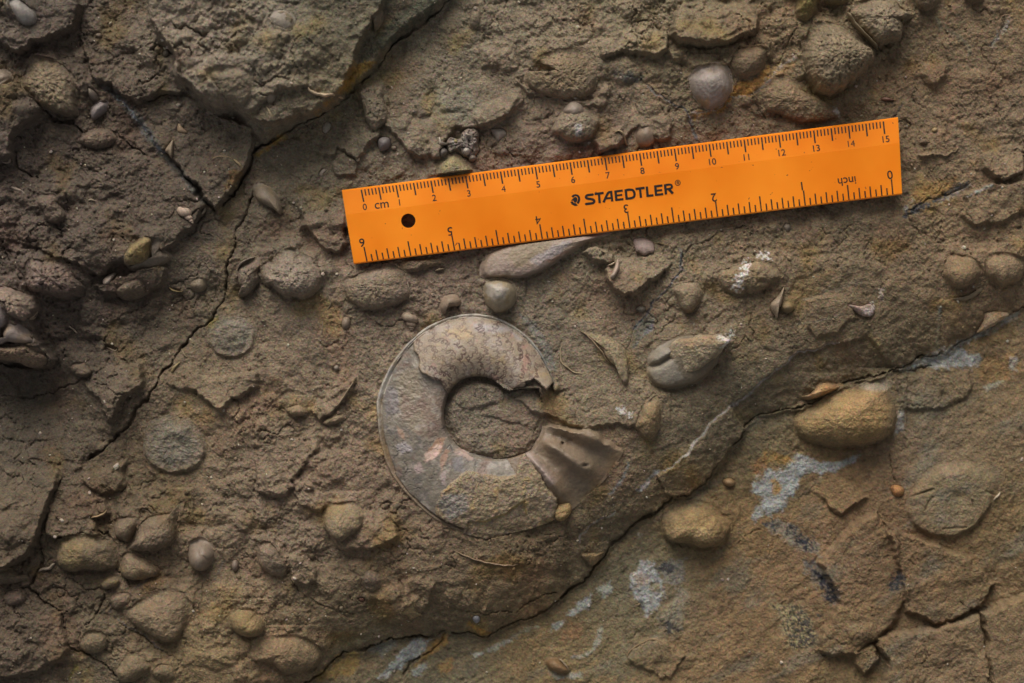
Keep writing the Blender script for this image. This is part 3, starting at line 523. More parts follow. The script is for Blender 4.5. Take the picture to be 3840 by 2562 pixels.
# stones, nodules and shells with an outline measured on the photograph
DOMES = [
 dict(n='concretion', k='stone', g=G_R, l='large rough tan concretion above the right end of the ruler', o='a3 230,270 270,200 330,150 480,170 560,200 620,230 700,290 760,350 740,430 650,520 540,600 420,670 350,660 290,600 250,520 220,400', h=9.5, q=2.6, rough=1.0, st='pitted', c=(112,98,72), c2=(98,84,62), moat=1.2, tilt=(0,1)),
 dict(n='stone', k='stone', g=G_R, l='rough wedge of stone touching the upper right of the large concretion', o='a3 530,90 580,40 640,0 850,-10 930,60 1000,90 980,130 920,150 930,200 890,290 800,310 740,330 680,270 620,210 560,140', h=7, q=2.6, rough=.9, st='pitted', c=(112,98,74), moat=1.0, tilt=(0.3,1)),
 dict(n='stone', k='stone', g=G_R, l='mossy ochre stone at the top edge, left of the large concretion', o='a3 130,-60 180,0 180,60 170,120 215,168 270,160 320,100 340,40 380,-20 300,-80', h=6, rough=.8, c=(104,90,48), c2=(118,98,46)),
 dict(n='stone', k='stone', g=G_R, l='olive rounded stone cut by the top edge above the large concretion', o='a3 350,-30 380,30 440,42 510,40 550,5 560,-60 400,-80', h=5, rough=.4, c=(98,88,56)),
 dict(n='nodule', k='stone', g=G_R, l='crumbly grey nodule hanging from the top edge right of the large concretion', o='a3 980,-40 1010,40 1050,75 1095,80 1150,45 1180,-20 1080,-80', h=6, rough=.9, st='pitted', c=(104,92,70)),
 dict(n='nodule', k='stone', g=G_R, l='flat grey nodule cut by the top edge near the upper right corner', o='a3 1340,-40 1380,15 1440,20 1490,-10 1460,-60', h=3, rough=.5, c=(104,92,68)),
 dict(n='rounded_rock', k='stone', g=G_R, l='broad smooth rock swelling with reddish underside just above the ruler, below the concretion', o='a2 1640,640 1700,590 1763,550 a3 60,510 130,520 240,620 400,690 480,750 490,810 400,840 300,850 200,850 80,795 0,775 a2 1710,740', h=3.2, q=2.4, rough=.45, c=(108,90,62), c2=(112,86,60), paint=[('a3 60,800 200,790 300,830 480,790 490,830 380,860 200,870', (92,62,48), .8)]),
 dict(n='nodule', k='stone', g=G_R, l='dark grainy rounded nodule between the grey bivalve and the concretion', o='a2 1480,430 1560,350 1690,320 1763,350 1740,450 1690,520 1600,560 1530,530', h=4.5, rough=.35, c=(96,80,58), tilt=(0,1)),
 dict(n='bivalve', k='shell', g=G_B, l='smooth grey domed bivalve with a round bore hole, left of the concretion', o='a2 1195,560 1220,520 1290,460 1400,440 1480,470 1515,560 1510,650 1430,730 1340,765 1280,720 1220,640', h=5.5, rough=.12, st='smooth', c=(134,122,108), c2=(122,104,80), dent=[('a2 1385,495', .8, 14), ('a2 1390,500', .5, 8)], rings=(5,.06), paint=[('a2 1260,700 1340,690 1360,760 1290,760', (136,106,58), .7)]),
 dict(n='brachiopod', k='shell', g=G_B, l='rough brachiopod with a smooth beak, halfway above the ruler, with white specks', o='a2 350,750 385,710 430,700 480,725 540,760 600,810 610,850 580,910 550,955 500,980 440,990 390,985 330,950 270,925 272,870 290,810', h=5, q=2.6, rough=.6, st='pitted', c=(112,99,76), tilt=(0,.6), moat=.9, parts=[dict(n='beak', o='a2 345,770 385,712 430,698 480,725 500,780 470,835 410,845 370,810', h=6.6, rough=.08, st='smooth', c=(124,110,92), level=1)], paint=[('a2 430,870 470,870 480,930 440,950', (176,172,164), .5)]),
 dict(n='brachiopod', k='shell', g=G_B, l='small round pinkish brachiopod lying just above the upper ruler edge', o='a2 840,950 850,900 900,865 950,870 980,925 975,985 930,1020 870,1010', h=2.4, rough=.12, st='smooth', c=(118,100,78), rings=(4,.05)),
 dict(n='bivalve', k='shell', g=G_B, l='broad bivalve with a coarse dark lower face, upper middle of the rock', o='a2 75,500 100,590 190,650 300,685 400,697 500,680 570,610 600,500 585,400 540,350 440,330 300,340 190,380 180,430 250,480 160,540', h=4.2, q=2.4, rough=.6, st='pitted', c=(108,92,66), tilt=(-.2,1), moat=.8),
 dict(n='stone', k='stone', g=G_R, l='rough upright stub of stone topped by a hollow shell, right of the upper diagonal crack', o='a1 680,620 730,575 860,550 895,600 890,680 910,760 905,850 870,870 820,908 760,850 740,760 715,690', h=3.4, q=3, rough=.9, st='pitted', c=(112,100,78), dent=[('a1 800,640', 1.6, 26)]),
 dict(n='stone', k='stone', g=G_R, l='yellowish porous stone half covered by the upper ruler edge', o='a1 1235,1190 1250,1115 1300,1080 1360,1058 1430,1095 1500,1165 1530,1190 1500,1225 1380,1260 1250,1260', h=4.5, q=2.6, rough=.5, st='pitted', c=(120,108,70), c2=(108,98,72)),
 dict(n='crumb_clump', k='rubble', l='ragged grey clump of shell crumbs with pebbles just above the ruler', o='a1 1300,1010 1330,950 1400,960 1430,900 1490,875 1530,900 1535,980 1525,1060 1470,1100 1420,1080 1380,1040 1330,1060', h=3.6, q=3.4, rough=1.6, st='pitted', c=(112,100,88), c2=(128,118,104)),
 dict(n='pebble', k='pebble', g=G_P, l='olive yellow oval pebble on the grey crumb clump', o='a1 1348,970 1365,955 1395,965 1412,990 1395,1006 1362,1003', h=4.5, rough=.05, st='smooth', c=(124,112,66), level=1),
 dict(n='pebble', k='pebble', g=G_P, l='pale whitish round pebble on the grey crumb clump', o='a1 1420,1035 1440,1010 1465,1012 1482,1035 1475,1068 1448,1080 1425,1062', h=5, rough=.05, st='smooth', c=(158,148,132), level=1),
 dict(n='pebble', k='pebble', g=G_P, l='dark grey smooth pebble on the left side of the crumb clump', o='a1 1265,1045 1290,1020 1315,1030 1322,1060 1300,1085 1270,1090', h=4, rough=.05, st='smooth', c=(96,88,78), level=1),
 dict(n='pebble', k='pebble', g=G_P, l='brown round pebble at the lower right of the crumb clump', o='a1 1465,1090 1485,1068 1512,1075 1520,1100 1495,1118 1470,1115', h=4, rough=.1, st='smooth', c=(106,94,80), level=1),
 dict(n='shell_chip', k='shell fragment', g=G_S, l='white pointed shell chip at the upper left of the crumb clump', o='a1 1258,955 1268,950 1275,990 1315,995 1310,1004 1270,1008 1260,990', h=3.4, q=3, rough=.05, st='smooth', c=(150,140,120), level=1),
 dict(n='shell_chip', k='shell fragment', g=G_S, l='pale wedge shaped shell chip on top of the crumb clump', o='a1 1438,925 1452,920 1485,940 1475,952 1450,950', h=5.2, q=3, rough=.05, st='smooth', c=(146,134,116), level=1),
 dict(n='shell_chip', k='shell fragment', g=G_S, l='small ring of shell on the right of the crumb clump', o='a1 1490,965 1505,950 1522,965 1522,990 1505,1005 1492,990', h=4.8, q=3, rough=.05, st='smooth', c=(128,116,104), dent=[('a1 1507,978', 1.3, 6)], level=1),
 dict(n='pebble', k='pebble', g=G_P, l='dark grey rounded pebble in a notch of the rock above the ruler left end', o='a1 838,985 850,955 885,944 925,958 930,1000 900,1035 855,1042', h=4.4, rough=.06, st='smooth', c=(106,98,90), moat=1.0),
 dict(n='pebble', k='pebble', g=G_P, l='tiny brown pebble to the right of the dark grey notch pebble', o='a1 930,1015 950,1003 972,1015 968,1035 940,1036', h=1.8, rough=.2, st='rock', c=(108,94,76)),
 dict(n='lamp_shell', k='shell', g=G_B, l='pointed leaf shaped shell with a raised rim, left of the ruler', o='a1 -20,1290 0,1255 40,1248 90,1275 140,1330 165,1390 176,1440 172,1480 120,1440 50,1405 0,1370 -22,1330', h=3.0, q=3.0, rough=.2, st='smooth', c=(120,106,84), c2=(116,100,66), moat=.9, tilt=(0,1)),
 dict(n='shell_chip', k='shell fragment', g=G_S, l='grey triangular shell chip right of the crumb clump', o='a1 1615,900 1630,885 1690,888 1722,905 1725,935 1690,965 1665,980 1640,945', h=2.0, q=2.4, rough=.06, st='smooth', c=(124,112,96)),
 dict(n='shell_chip', k='shell fragment', g=G_S, l='grey oval shell flake below the upper diagonal crack', o='a1 455,880 475,845 505,838 522,860 510,895 480,922 462,912', h=1.1, q=3, rough=.05, st='smooth', c=(122,112,92)),
 dict(n='shell_chip', k='shell fragment', g=G_S, l='small diamond shaped shell flake above the pointed leaf shell', o='a1 435,1195 465,1162 490,1170 470,1200 450,1226', h=1.4, q=3, rough=.05, st='smooth', c=(120,108,92)),
 dict(n='shell_chip', k='shell fragment', g=G_S, l='oval shell flake set in the lower slope of the big upper block', o='a1 108,705 130,680 160,685 166,720 135,750 112,735', h=1.4, q=3, rough=.08, st='smooth', c=(118,106,86)),
 dict(n='shell_cavity', k='shell', g=G_B, l='shell filled with dark porous rock on the big upper block', o='a1 105,165 140,130 215,105 280,140 302,185 285,240 230,260 160,235 130,200', h=1.8, q=3, rough=.3, st='smooth', c=(120,110,92), parts=[dict(n='porous_filling', o='a1 140,165 200,120 270,150 290,190 265,235 200,240 155,205', h=2.4, q=3, rough=.8, st='pitted', c=(98,88,66), level=1)]),
 dict(n='nodule', k='stone', g=G_R, l='small narrow nodule at the top edge right of the upper crack', o='a1 1470,110 1490,40 1530,30 1556,80 1545,170 1520,208 1475,195', h=2.6, rough=.4, c=(114,100,78), parts=[dict(n='shell_cap', o='a1 1492,60 1510,45 1530,65 1525,92 1500,85', h=3.2, rough=.05, st='smooth', c=(128,116,98), level=1)]),
 dict(n='nodule', k='stone', g=G_R, l='pointed pinkish nub on the right shoulder of the big upper block', o='a1 818,160 845,125 885,100 892,150 880,190 850,230 825,240', h=2.6, rough=.3, c=(114,100,82)),
 dict(n='brachiopod', k='shell', g=G_B, l='honeycombed grey brachiopod left of the ruler lower corner', o='b1 30,330 40,270 60,240 110,230 130,190 160,160 230,125 280,140 310,170 370,190 400,195 415,240 450,270 470,310 468,360 430,430 380,470 330,492 270,480 210,488 140,430 90,400 55,385', h=6.5, q=2.3, rough=.75, st='pitted', c=(116,103,84), moat=1.3, tilt=(0,.4), groove=[('b1 100,300 180,350 260,330 330,240', .5, 14)], parts=[dict(n='beak', o='b1 30,320 50,255 95,232 110,290 130,370 80,392 40,370', h=3.4, rough=.15, st='smooth', c=(118,104,76))]),
 dict(n='brachiopod', k='shell', g=G_B, l='low broad pitted shell partly under the lower left ruler corner', o='b1 585,400 600,355 640,340 720,300 860,250 960,250 1040,300 1050,380 1060,470 990,520 900,550 800,572 690,545 620,480', h=4.2, q=2.5, rough=.5, st='pitted', c=(114,99,76), c2=(104,92,76), moat=.8),
 dict(n='nodule', k='stone', g=G_R, l='dark reddish rock lump below the ruler between two pitted shells', o='b1 960,230 1100,215 1340,190 1345,240 1300,255 1180,280 1110,305 1040,310 990,290', h=2.4, rough=.5, c=(100,82,58), c2=(112,96,60)),
 dict(n='curved_shell', k='shell', g=G_B, l='small brown hooked shell above the ammonite', o='b1 1262,560 1268,505 1300,460 1370,447 1415,475 1425,510 1400,540 1350,545 1318,560 1300,600 1278,590', h=3.4, q=2, rough=.12, st='smooth', c=(120,102,80), moat=.6),
 dict(n='clam', k='shell', g=G_B, l='glossy olive grey clam touching the top of the ammonite', o='px 1812,1075 1816,1055 1840,1045 1880,1043 1918,1055 1938,1080 1940,1110 1925,1145 1900,1168 1865,1176 1840,1160 1818,1130', h=7.0, q=2, rough=.12, st='wet', c=(122,110,84), c2=(112,92,54), rings=(3,.1), moat=1.0, paint=[('px 1822,1070 1870,1065 1905,1085 1890,1120 1850,1130 1830,1110', (142,136,122), .7)], dent=[('px 1880,1068', .7, 12)], pk='px 1868,1092'),
 dict(n='razor_shell', k='shell', g=G_B, l='long pinkish grey bivalve running out from under the lower ruler edge', o='b1 1540,290 1560,230 1620,160 1763,100 b2 100,20 400,10 600,15 690,40 620,70 540,105 460,150 380,195 290,245 180,312 110,335 40,350 0,352 b1 1700,348 1580,352 1545,325', h=3.4, q=5, rough=.22, st='smooth', c=(132,114,98), c2=(124,106,84), moat=1.3, tilt=(.3,1), paint=[('b2 0,60 300,60 260,150 100,250 40,290 -20,200', (112,98,72), .85), ('b2 180,240 290,205 420,140 400,160 280,240', (120,78,52), .6), ('b2 120,230 300,120 420,90 340,170 160,270', (128,122,118), .6)]),
 dict(n='shell_chip', k='shell fragment', g=G_S, l='pinkish shell flake in the rock below the lower ruler edge', o='b2 835,85 890,68 940,85 972,108 980,165 940,180 910,195 870,172 848,160', h=1.8, q=3.2, rough=.08, st='smooth', c=(132,112,98), rings=(4,.04), tilt=(0,.6)),
 dict(n='nodule', k='stone', g=G_R, l='rough nodule crusted with white crystals, right of the lower crack under the ruler', o='b2 1400,340 1420,290 1500,265 1580,240 1660,220 1763,225 b3 50,250 100,330 20,390 b2 1700,440 1620,455 1560,465 1480,440 1430,400', h=4.2, q=2.6, rough=.6, c=(112,96,68), c2=(122,98,56), moat=.9),
 dict(n='nodule', k='stone', g=G_R, l='tan rounded nodule with a flat lower left facet, left of the white crusted nodule', o='b2 1098,430 1120,400 1160,380 1250,360 1295,385 1318,430 1310,480 1270,545 1210,590 1160,560 1130,490', h=3.8, q=2.5, rough=.35, c=(116,100,72), moat=.8),
 dict(n='broken_shell', k='shell', g=G_B, l='crescent shaped broken shell edge to the right of the ammonite', o='b2 460,695 540,700 640,730 740,795 785,860 800,940 806,1060 780,1090 750,1050 750,960 690,940 640,890 600,820 540,750', h=2.0, q=3.2, rough=.3, st='rock', c=(118,104,76), tilt=(.5,.3)),
 dict(n='bivalve', k='shell', g=G_B, l='broken open two valved shell with sandy filling and white tip, right of the ammonite', o='b2 928,960 928,900 950,860 985,820 1060,775 1130,745 1240,727 1340,725 1440,738 1492,772 1470,840 1420,920 1360,1000 1290,1060 1200,1095 1100,1112 1020,1108 960,1070 930,1020', h=3.8, q=3.0, rough=.16, st='smooth', c=(92,82,62), c2=(92,78,52), moat=1.0,
      groove=[('b2 935,960 1010,940 1050,915 1095,885', 2.4, 10)], pk='b2 1180,880',
      parts=[dict(n='sandy_filling', o='b2 1070,870 1085,810 1130,765 1190,765 1280,740 1360,735 1440,742 1490,772 1455,825 1400,890 1330,940 1260,985 1190,1012 1150,985 1120,930', h=8.2, q=9, rough=.35, st='rock', c=(128,114,86), c2=(130,106,74), level=1, tilt=(.1,-.1))],
      paint=[('b2 920,880 960,840 1060,780 1090,830 1090,890 1130,960 1160,1010 1180,1040 1060,1070 960,1060 920,980', (118,111,94), .7)]),
 dict(n='nodule', k='stone', g=G_R, l='orange brown knob below the broken open two valved shell', o='b2 838,1360 870,1290 900,1210 960,1175 1005,1158 1035,1230 1030,1320 1015,1390 970,1455 915,1460 870,1405', h=4.2, q=2.2, rough=.35, c=(118,94,58), c2=(124,98,54), moat=.7),
 dict(n='shell_fin', k='shell fragment', g=G_S, l='upright pale fin of broken shell beside a small round nub, right half of the rock', o='b3 15,525 45,490 75,460 108,405 98,490 85,540 70,560 60,630 40,600 15,560', h=4.4, q=2.6, rough=.1, st='smooth', c=(134,116,90), moat=.6),
 dict(n='nodule', k='stone', g=G_R, l='small round olive nub touching the pale shell fin', o='b3 85,520 120,495 165,505 178,550 150,585 100,580 80,555', h=3.2, rough=.12, st='smooth', c=(116,98,60)),
 dict(n='nodule', k='stone', g=G_R, l='smooth brown double domed nodule by the right edge, left one of the touching pair', o='b3 1200,270 1215,210 1245,168 1330,175 1400,190 1450,220 1480,290 1450,350 1400,395 1340,420 1280,410 1240,370 1205,320', h=5.5, q=2.2, rough=.2, c=(118,98,66), c2=(120,96,58), moat=1.0, tilt=(0,.4)),
 dict(n='nodule', k='stone', g=G_R, l='smooth brown nodule by the right edge, right one of the touching pair', o='b3 1478,240 1540,170 1640,160 1763,190 1800,260 1763,350 1720,380 1650,400 1620,422 1560,375 1500,320', h=4.6, q=2.2, rough=.25, c=(118,100,70), moat=.9, tilt=(0,.4)),
 dict(n='shell_chip', k='shell fragment', g=G_S, l='thin crescent shell under the touching pair of nodules', o='b3 1280,490 1350,480 1430,440 1490,405 1500,425 1440,475 1360,505', h=1.2, q=3, rough=.05, st='smooth', c=(112,96,68)),
 dict(n='shell_chip', k='shell fragment', g=G_S, l='pinkish crystal crusted flake right of the pale shell fin', o='b3 545,530 640,540 700,525 742,560 715,612 665,612 620,590', h=1.9, q=2.8, rough=.3, st='rock', c=(128,108,90)),
 dict(n='cobble', k='stone', g=G_R, l='big smooth ochre rounded cobble directly below the long lower crack', o='b3 425,1160 500,1120 560,1100 640,1090 700,1060 760,1035 830,1028 885,1060 915,1120 930,1200 935,1260 915,1370 880,1430 800,1480 700,1508 600,1518 480,1515 340,1490 240,1450 190,1390 190,1320 240,1270 330,1230', h=8.5, q=2.1, rough=.25, c=(132,106,62), c2=(118,98,62), moat=1.0, tilt=(.5,.1), paint=[('b3 560,1110 700,1060 830,1030 890,1070 860,1130 720,1130 640,1100', (150,138,116), .8), ('b3 600,1160 720,1120 860,1130 900,1180 760,1250 560,1300 460,1290', (132,104,64), .6), ('b3 180,1400 300,1420 480,1470 700,1500 500,1530 300,1500', (104,90,58), .6)]),
 dict(n='stone', k='stone', g=G_R, l='crumbly orange chunk on the upper lip of the long lower crack', o='b3 240,1170 300,1150 350,1090 400,1065 460,1060 530,1075 540,1100 490,1125 420,1155 300,1192', h=3.4, q=2.4, rough=.45, c=(146,110,66), c2=(156,124,82)),
 dict(n='stone', k='stone', g=G_R, l='pale tan triangular stone on the long crack near the right edge', o='b3 1508,620 1510,575 1600,572 1700,590 1640,640 1560,690 1475,725 1490,680', h=2.6, q=3, rough=.3, c=(144,122,90), c2=(132,104,66), level=1),
 dict(n='nodule', k='stone', g=G_R, l='yellow domed nodule with a flaked spiral face on the lower right bed', o='c2 1030,475 1040,410 1090,360 1160,330 1290,308 1400,340 1480,410 1535,480 1510,570 1440,640 1330,658 1240,630 1150,620 1070,600', h=6.5, q=2.1, rough=.3, c=(126,102,60), c2=(142,114,68), moat=.8, tilt=(0,.3), groove=[('c2 1200,440 1220,390 1300,370 1370,410 1370,470 1310,500 1260,470', .5, 10)], paint=[('c2 1220,540 1330,500 1400,520 1380,590 1290,620', (158,134,88), .7)]),
 dict(n='pebble', k='pebble', g=G_P, l='small egg shaped tan pebble above the yellow domed nodule', o='c2 1470,190 1490,170 1525,168 1555,190 1550,218 1520,228 1485,218', h=2.6, rough=.06, st='smooth', c=(132,104,66)),
 dict(n='bivalve', k='shell', g=G_B, l='brown oval shell with a pale rim at the bottom edge of the picture', o='c2 225,1450 245,1420 290,1412 340,1440 380,1485 398,1515 370,1533 320,1530 260,1500', h=2.6, q=2.4, rough=.1, st='smooth', c=(110,84,50), rings=(3,.06), moat=.9),
 dict(n='disc_fossil', k='shell', g=G_B, l='flat cracked disc shaped fossil near the right edge, lower right bed', o='c3 968,335 1000,270 1040,200 1100,115 1200,60 1300,40 1400,28 1500,45 1570,60 1640,100 1672,150 1640,250 1600,330 1560,400 1520,450 1480,500 1400,550 1330,580 1260,592 1150,572 1040,520 990,440', h=1.9, q=6, rough=.2, st='rock', c=(104,90,62), c2=(100,94,74), moat=.3, dent=[('c3 1360,300', .9, 30), ('c3 1150,150', -.6, 60), ('c3 1300,120', -.9, 70)], groove=[('c3 1000,300 1080,275 1160,245', .8, 4), ('c3 1115,390 1130,340 1165,300', .7, 4), ('c3 1240,520 1400,510', .5, 4), ('c3 1440,320 1450,370', .6, 4), ('c3 1540,260 1610,290', .6, 5)], rings=(1.6,.12), paint=[('c3 1200,60 1330,50 1360,130 1250,160', (126,104,76), .6)]),
 dict(n='pebble', k='pebble', g=G_P, l='orange pebble touching the upper left of the flat disc fossil', o='c3 878,240 895,218 930,218 968,240 962,285 925,298 895,285', h=2.6, rough=.2, st='rock', c=(140,98,54)),
 dict(n='stone', k='stone', g=G_R, l='mustard coloured angular stone set in the dark shell on the left rock bed', o='b0 870,220 890,170 940,110 1000,70 1050,55 1092,75 1070,120 1062,190 1030,240 960,265 890,265', h=5, q=2.6, rough=.6, st='pitted', c=(116,100,62), c2=(122,102,52), moat=.9),
 dict(n='bivalve', k='shell', g=G_B, l='dark hollow shell holding the mustard coloured stone on the left rock bed', o='b0 900,280 1040,250 1080,190 1065,100 1090,70 1170,75 1140,140 1200,200 1140,260 1040,295 940,300', h=2.6, q=3, rough=.3, st='smooth', c=(98,86,68)),
 dict(n='stone', k='stone', g=G_R, l='dark spongy pitted lump of rock near the left edge', o='b0 195,280 210,225 250,205 340,225 420,212 490,240 530,300 560,350 592,400 580,450 540,480 450,492 380,480 310,450 250,440 210,390', h=7, q=2.6, rough=1.5, st='pitted', c=(98,82,68), c2=(112,96,82), moat=1.4, tilt=(0,.5)),
 dict(n='stone', k='stone', g=G_R, l='crumbly light brown lump at the left edge, left of the dark spongy lump', o='b0 -80,420 0,400 100,400 170,430 240,460 290,475 300,540 270,600 220,655 190,640 110,610 60,530 -80,510', h=6, q=2.6, rough=1.0, st='pitted', c=(112,96,78), moat=1.0),
 dict(n='shell_plate', k='shell', g=G_B, l='pale bluish shell plate cut by the left edge', o='b0 -60,500 20,505 65,525 95,580 102,640 80,680 50,700 45,745 0,750 -60,750', h=4.5, q=4, rough=.3, st='smooth', c=(118,108,98), tilt=(0,-.4)),
 dict(n='shell_plate', k='shell', g=G_B, l='pale lilac wavy rimmed shell plate under the bluish plate at the left edge', o='b0 -60,770 0,765 60,762 62,710 110,660 190,672 250,735 272,790 190,800 90,790 40,810 -60,820', h=4.5, q=4, rough=.3, st='smooth', c=(112,100,88), c2=(118,98,72)),
 dict(n='stone', k='stone', g=G_R, l='rough rock ledge under the pale shell plates, over the dark hollow at the left edge', o='b0 -80,820 100,800 250,800 300,840 360,890 370,930 320,965 220,970 120,930 -80,900', h=6, q=2.8, rough=.9, st='pitted', c=(110,92,70), moat=1.4),
 dict(n='shell_chip', k='shell fragment', g=G_S, l='small pale twisted shell on the left rock bed below the mustard stone', o='b0 715,365 740,335 790,310 810,318 795,350 770,385 730,400', h=3.2, q=2.4, rough=.08, st='smooth', c=(142,126,108)),
 dict(n='nodule', k='stone', g=G_R, l='brown lumpy nodule right of the small pale twisted shell on the left bed', o='b0 795,440 830,400 900,360 980,340 1040,390 1030,450 970,490 880,505 820,480', h=3.6, rough=.6, c=(106,90,68)),
 dict(n='nodule', k='stone', g=G_R, l='rough knob above the hairline crack below the left hollow', o='b0 470,960 500,930 560,920 605,945 635,1000 600,1030 540,1025 495,1000', h=3.6, rough=.5, c=(110,94,72), moat=.8),
 dict(n='round_imprint', k='shell', g=G_B, l='large flat round grey shell at the left of the ammonite, beside the winding crack', o='b0 990,1440 1000,1380 1050,1320 1120,1295 1230,1290 1330,1330 1395,1410 1420,1500 1420,1568 c0 1410,20 1380,65 1300,112 1180,130 1100,110 1030,60 990,0', h=1.2, q=5, rough=.4, st='rock', c=(100,92,74), c2=(92,88,74), rings=(2.2,.2), dent=[('b0 1250,1400', -.8, 30)]),
 dict(n='round_imprint', k='shell', g=G_B, l='faint round grey shell above the larger one, right of the winding crack', o='b0 1425,740 1440,680 1490,620 1570,590 1680,600 1763,660 b1 0,760 b0 1740,830 1680,880 1590,900 1500,880 1450,820', h=1.0, q=4, rough=.4, st='rock', c=(100,92,76), c2=(98,90,70), rings=(2.4,.2), dent=[('b0 1620,740', -.7, 36)]),
 dict(n='curled_shell', k='shell', g=G_B, l='porous curled shell left of the honeycombed brachiopod', o='b0 1632,310 1645,260 1700,225 1763,200 b1 60,230 20,300 30,350 b0 1763,400 1700,470 1640,470 1665,420 1640,370', h=3.6, q=2.6, rough=.7, st='pitted', c=(108,94,76), moat=.9),
 dict(n='pebble', k='pebble', g=G_P, l='small brown bump shaped pebble left of the turban snail', o='b1 590,650 605,620 635,615 652,640 645,685 615,700 595,685', h=2.2, rough=.12, st='smooth', c=(112,96,76)),
 dict(n='pebble', k='pebble', g=G_P, l='tiny grey pebble on the smooth rock left of the ammonite', o='b1 535,965 550,948 570,952 572,975 550,985', h=1.2, rough=.08, st='smooth', c=(116,104,86)),
 dict(n='nodule', k='stone', g=G_R, l='flat topped tan nodule on the smooth rock left of the ammonite', o='b1 205,1255 230,1225 290,1212 345,1235 362,1270 335,1292 285,1300 235,1290', h=2.8, q=2.6, rough=.25, c=(120,102,76)),
 dict(n='nodule', k='stone', g=G_R, l='small wedge shaped nodule at the end of the ridge left of the ammonite', o='b1 458,1345 500,1300 560,1278 625,1285 615,1320 570,1345 500,1362', h=2.8, q=2.4, rough=.4, c=(116,98,68)),
 dict(n='nodule', k='stone', g=G_R, l='yellowish grey layered nodule at the lower left of the ammonite', o='c1 462,430 480,370 520,325 590,303 680,302 735,335 762,390 745,460 710,510 650,550 590,590 530,560 485,500', h=5, q=2.8, rough=.55, c=(120,106,70), c2=(118,102,76), moat=.8, tilt=(-.3,.5)),
 dict(n='nodule', k='stone', g=G_R, l='cracked grey brown lump on the lower left, left of the curved dark crack', o='c1 0,620 20,590 80,565 140,600 170,640 195,700 228,770 200,825 150,835 90,810 30,760', h=4.2, q=2.4, rough=.5, c=(108,94,74), moat=.9),
 dict(n='nodule', k='stone', g=G_R, l='small pinkish crumbly nodule on the dark slope below the layered nodule', o='c1 715,850 740,800 790,785 850,820 872,870 840,925 790,938 740,905', h=2.6, q=2.2, rough=.5, st='pitted', c=(108,90,74)),
 dict(n='stone_flake', k='stone', g=G_S, l='jagged tan flake of stone above the lower crack', o='c1 982,1085 1010,1050 1050,1025 1085,1008 1105,1040 1112,1080 1145,1112 1110,1120 1060,1148 1040,1110 1000,1105', h=1.5, q=5, rough=.15, st='rock', c=(124,106,70)),
 dict(n='pebble', k='pebble', g=G_P, l='reddish brown seed shaped pebble on the dark slope', o='c1 695,990 720,975 750,985 748,1008 720,1014', h=1.6, rough=.05, st='smooth', c=(98,64,46)),
 dict(n='pebble', k='pebble', g=G_P, l='tiny pale pebble left of the reddish brown seed shaped one', o='c1 565,1055 580,1035 602,1042 598,1068 575,1072', h=1.4, rough=.05, st='smooth', c=(138,122,92)),
 dict(n='pebble', k='pebble', g=G_P, l='bluish grey pebble set in the lip of the lower crack', o='c1 1488,1145 1500,1120 1530,1120 1542,1150 1515,1176', h=1.4, rough=.06, st='smooth', c=(120,118,116)),
 dict(n='nodule', k='stone', g=G_R, l='mustard yellow rounded block near the lower left corner', o='c0 395,600 440,565 500,545 600,530 680,545 740,565 800,570 828,640 825,760 760,785 680,795 600,785 500,800 400,745', h=5.5, q=2.6, rough=.3, c=(112,96,60), c2=(104,88,66), moat=1.0, paint=[('c0 400,590 520,560 600,620 600,720 520,790 410,760', (122,104,56), .6)]),
 dict(n='nodule', k='stone', g=G_R, l='small cone shaped nodule with a smooth grey tip, lower left', o='c0 785,490 800,450 860,415 950,418 965,460 940,520 915,570 885,597 845,585 800,555', h=4.6, q=2, rough=.25, c=(112,96,72), moat=.9, parts=[dict(n='grey_tip', o='c0 840,540 870,510 905,515 925,545 890,592 850,580', h=4.6, rough=.04, st='wet', c=(116,108,96), level=1)]),
 dict(n='nodule', k='stone', g=G_R, l='large brown nodule with a sharp dark underside, lower left', o='c0 895,640 930,580 960,480 990,430 1080,400 1180,380 1240,320 1280,280 1270,360 1240,440 1225,540 1190,600 1130,640 1050,665 960,660', h=6, q=2.3, rough=.45, c=(108,92,70), moat=1.3, tilt=(.2,1)),
 dict(n='nodule', k='stone', g=G_R, l='rounded tan nodule below the cone shaped one, lower left', o='c0 835,700 850,665 890,648 980,675 1050,720 1105,785 1090,825 1020,850 940,860 870,845 832,795', h=4.6, q=2.2, rough=.3, c=(112,96,70), c2=(116,98,56), moat=1.0),
 dict(n='nodule', k='stone', g=G_R, l='little yellow edged nodule under the mustard block', o='c0 700,880 730,840 780,825 838,840 835,875 790,905 725,920', h=3.2, q=2.2, rough=.3, c=(112,96,70), c2=(126,104,46), moat=.9),
 dict(n='nodule', k='stone', g=G_R, l='smooth mauve grey nodule with a soft sheen, lower left', o='c0 1292,640 1300,590 1340,560 1385,550 1440,575 1478,620 1490,675 1465,735 1420,790 1370,795 1320,760 1298,700', h=5.2, q=2, rough=.12, st='wet', c=(106,94,80), moat=.9, tilt=(.1,.4)),
 dict(n='pebble', k='pebble', g=G_P, l='small brown pebble to the lower right of the mauve grey one', o='c0 1595,760 1605,725 1630,720 1645,750 1635,790 1610,798', h=2, rough=.1, st='smooth', c=(106,90,74)),
 dict(n='nodule', k='stone', g=G_R, l='long rounded boulder like ridge at the bottom left', o='c0 860,1060 960,980 1050,930 1120,905 1250,915 1310,960 1335,1010 1325,1090 1280,1190 1230,1260 1150,1290 1050,1240 950,1180 880,1130', h=5, q=2.2, rough=.35, c=(108,92,68), c2=(116,94,66), moat=.6, tilt=(.2,.5)),
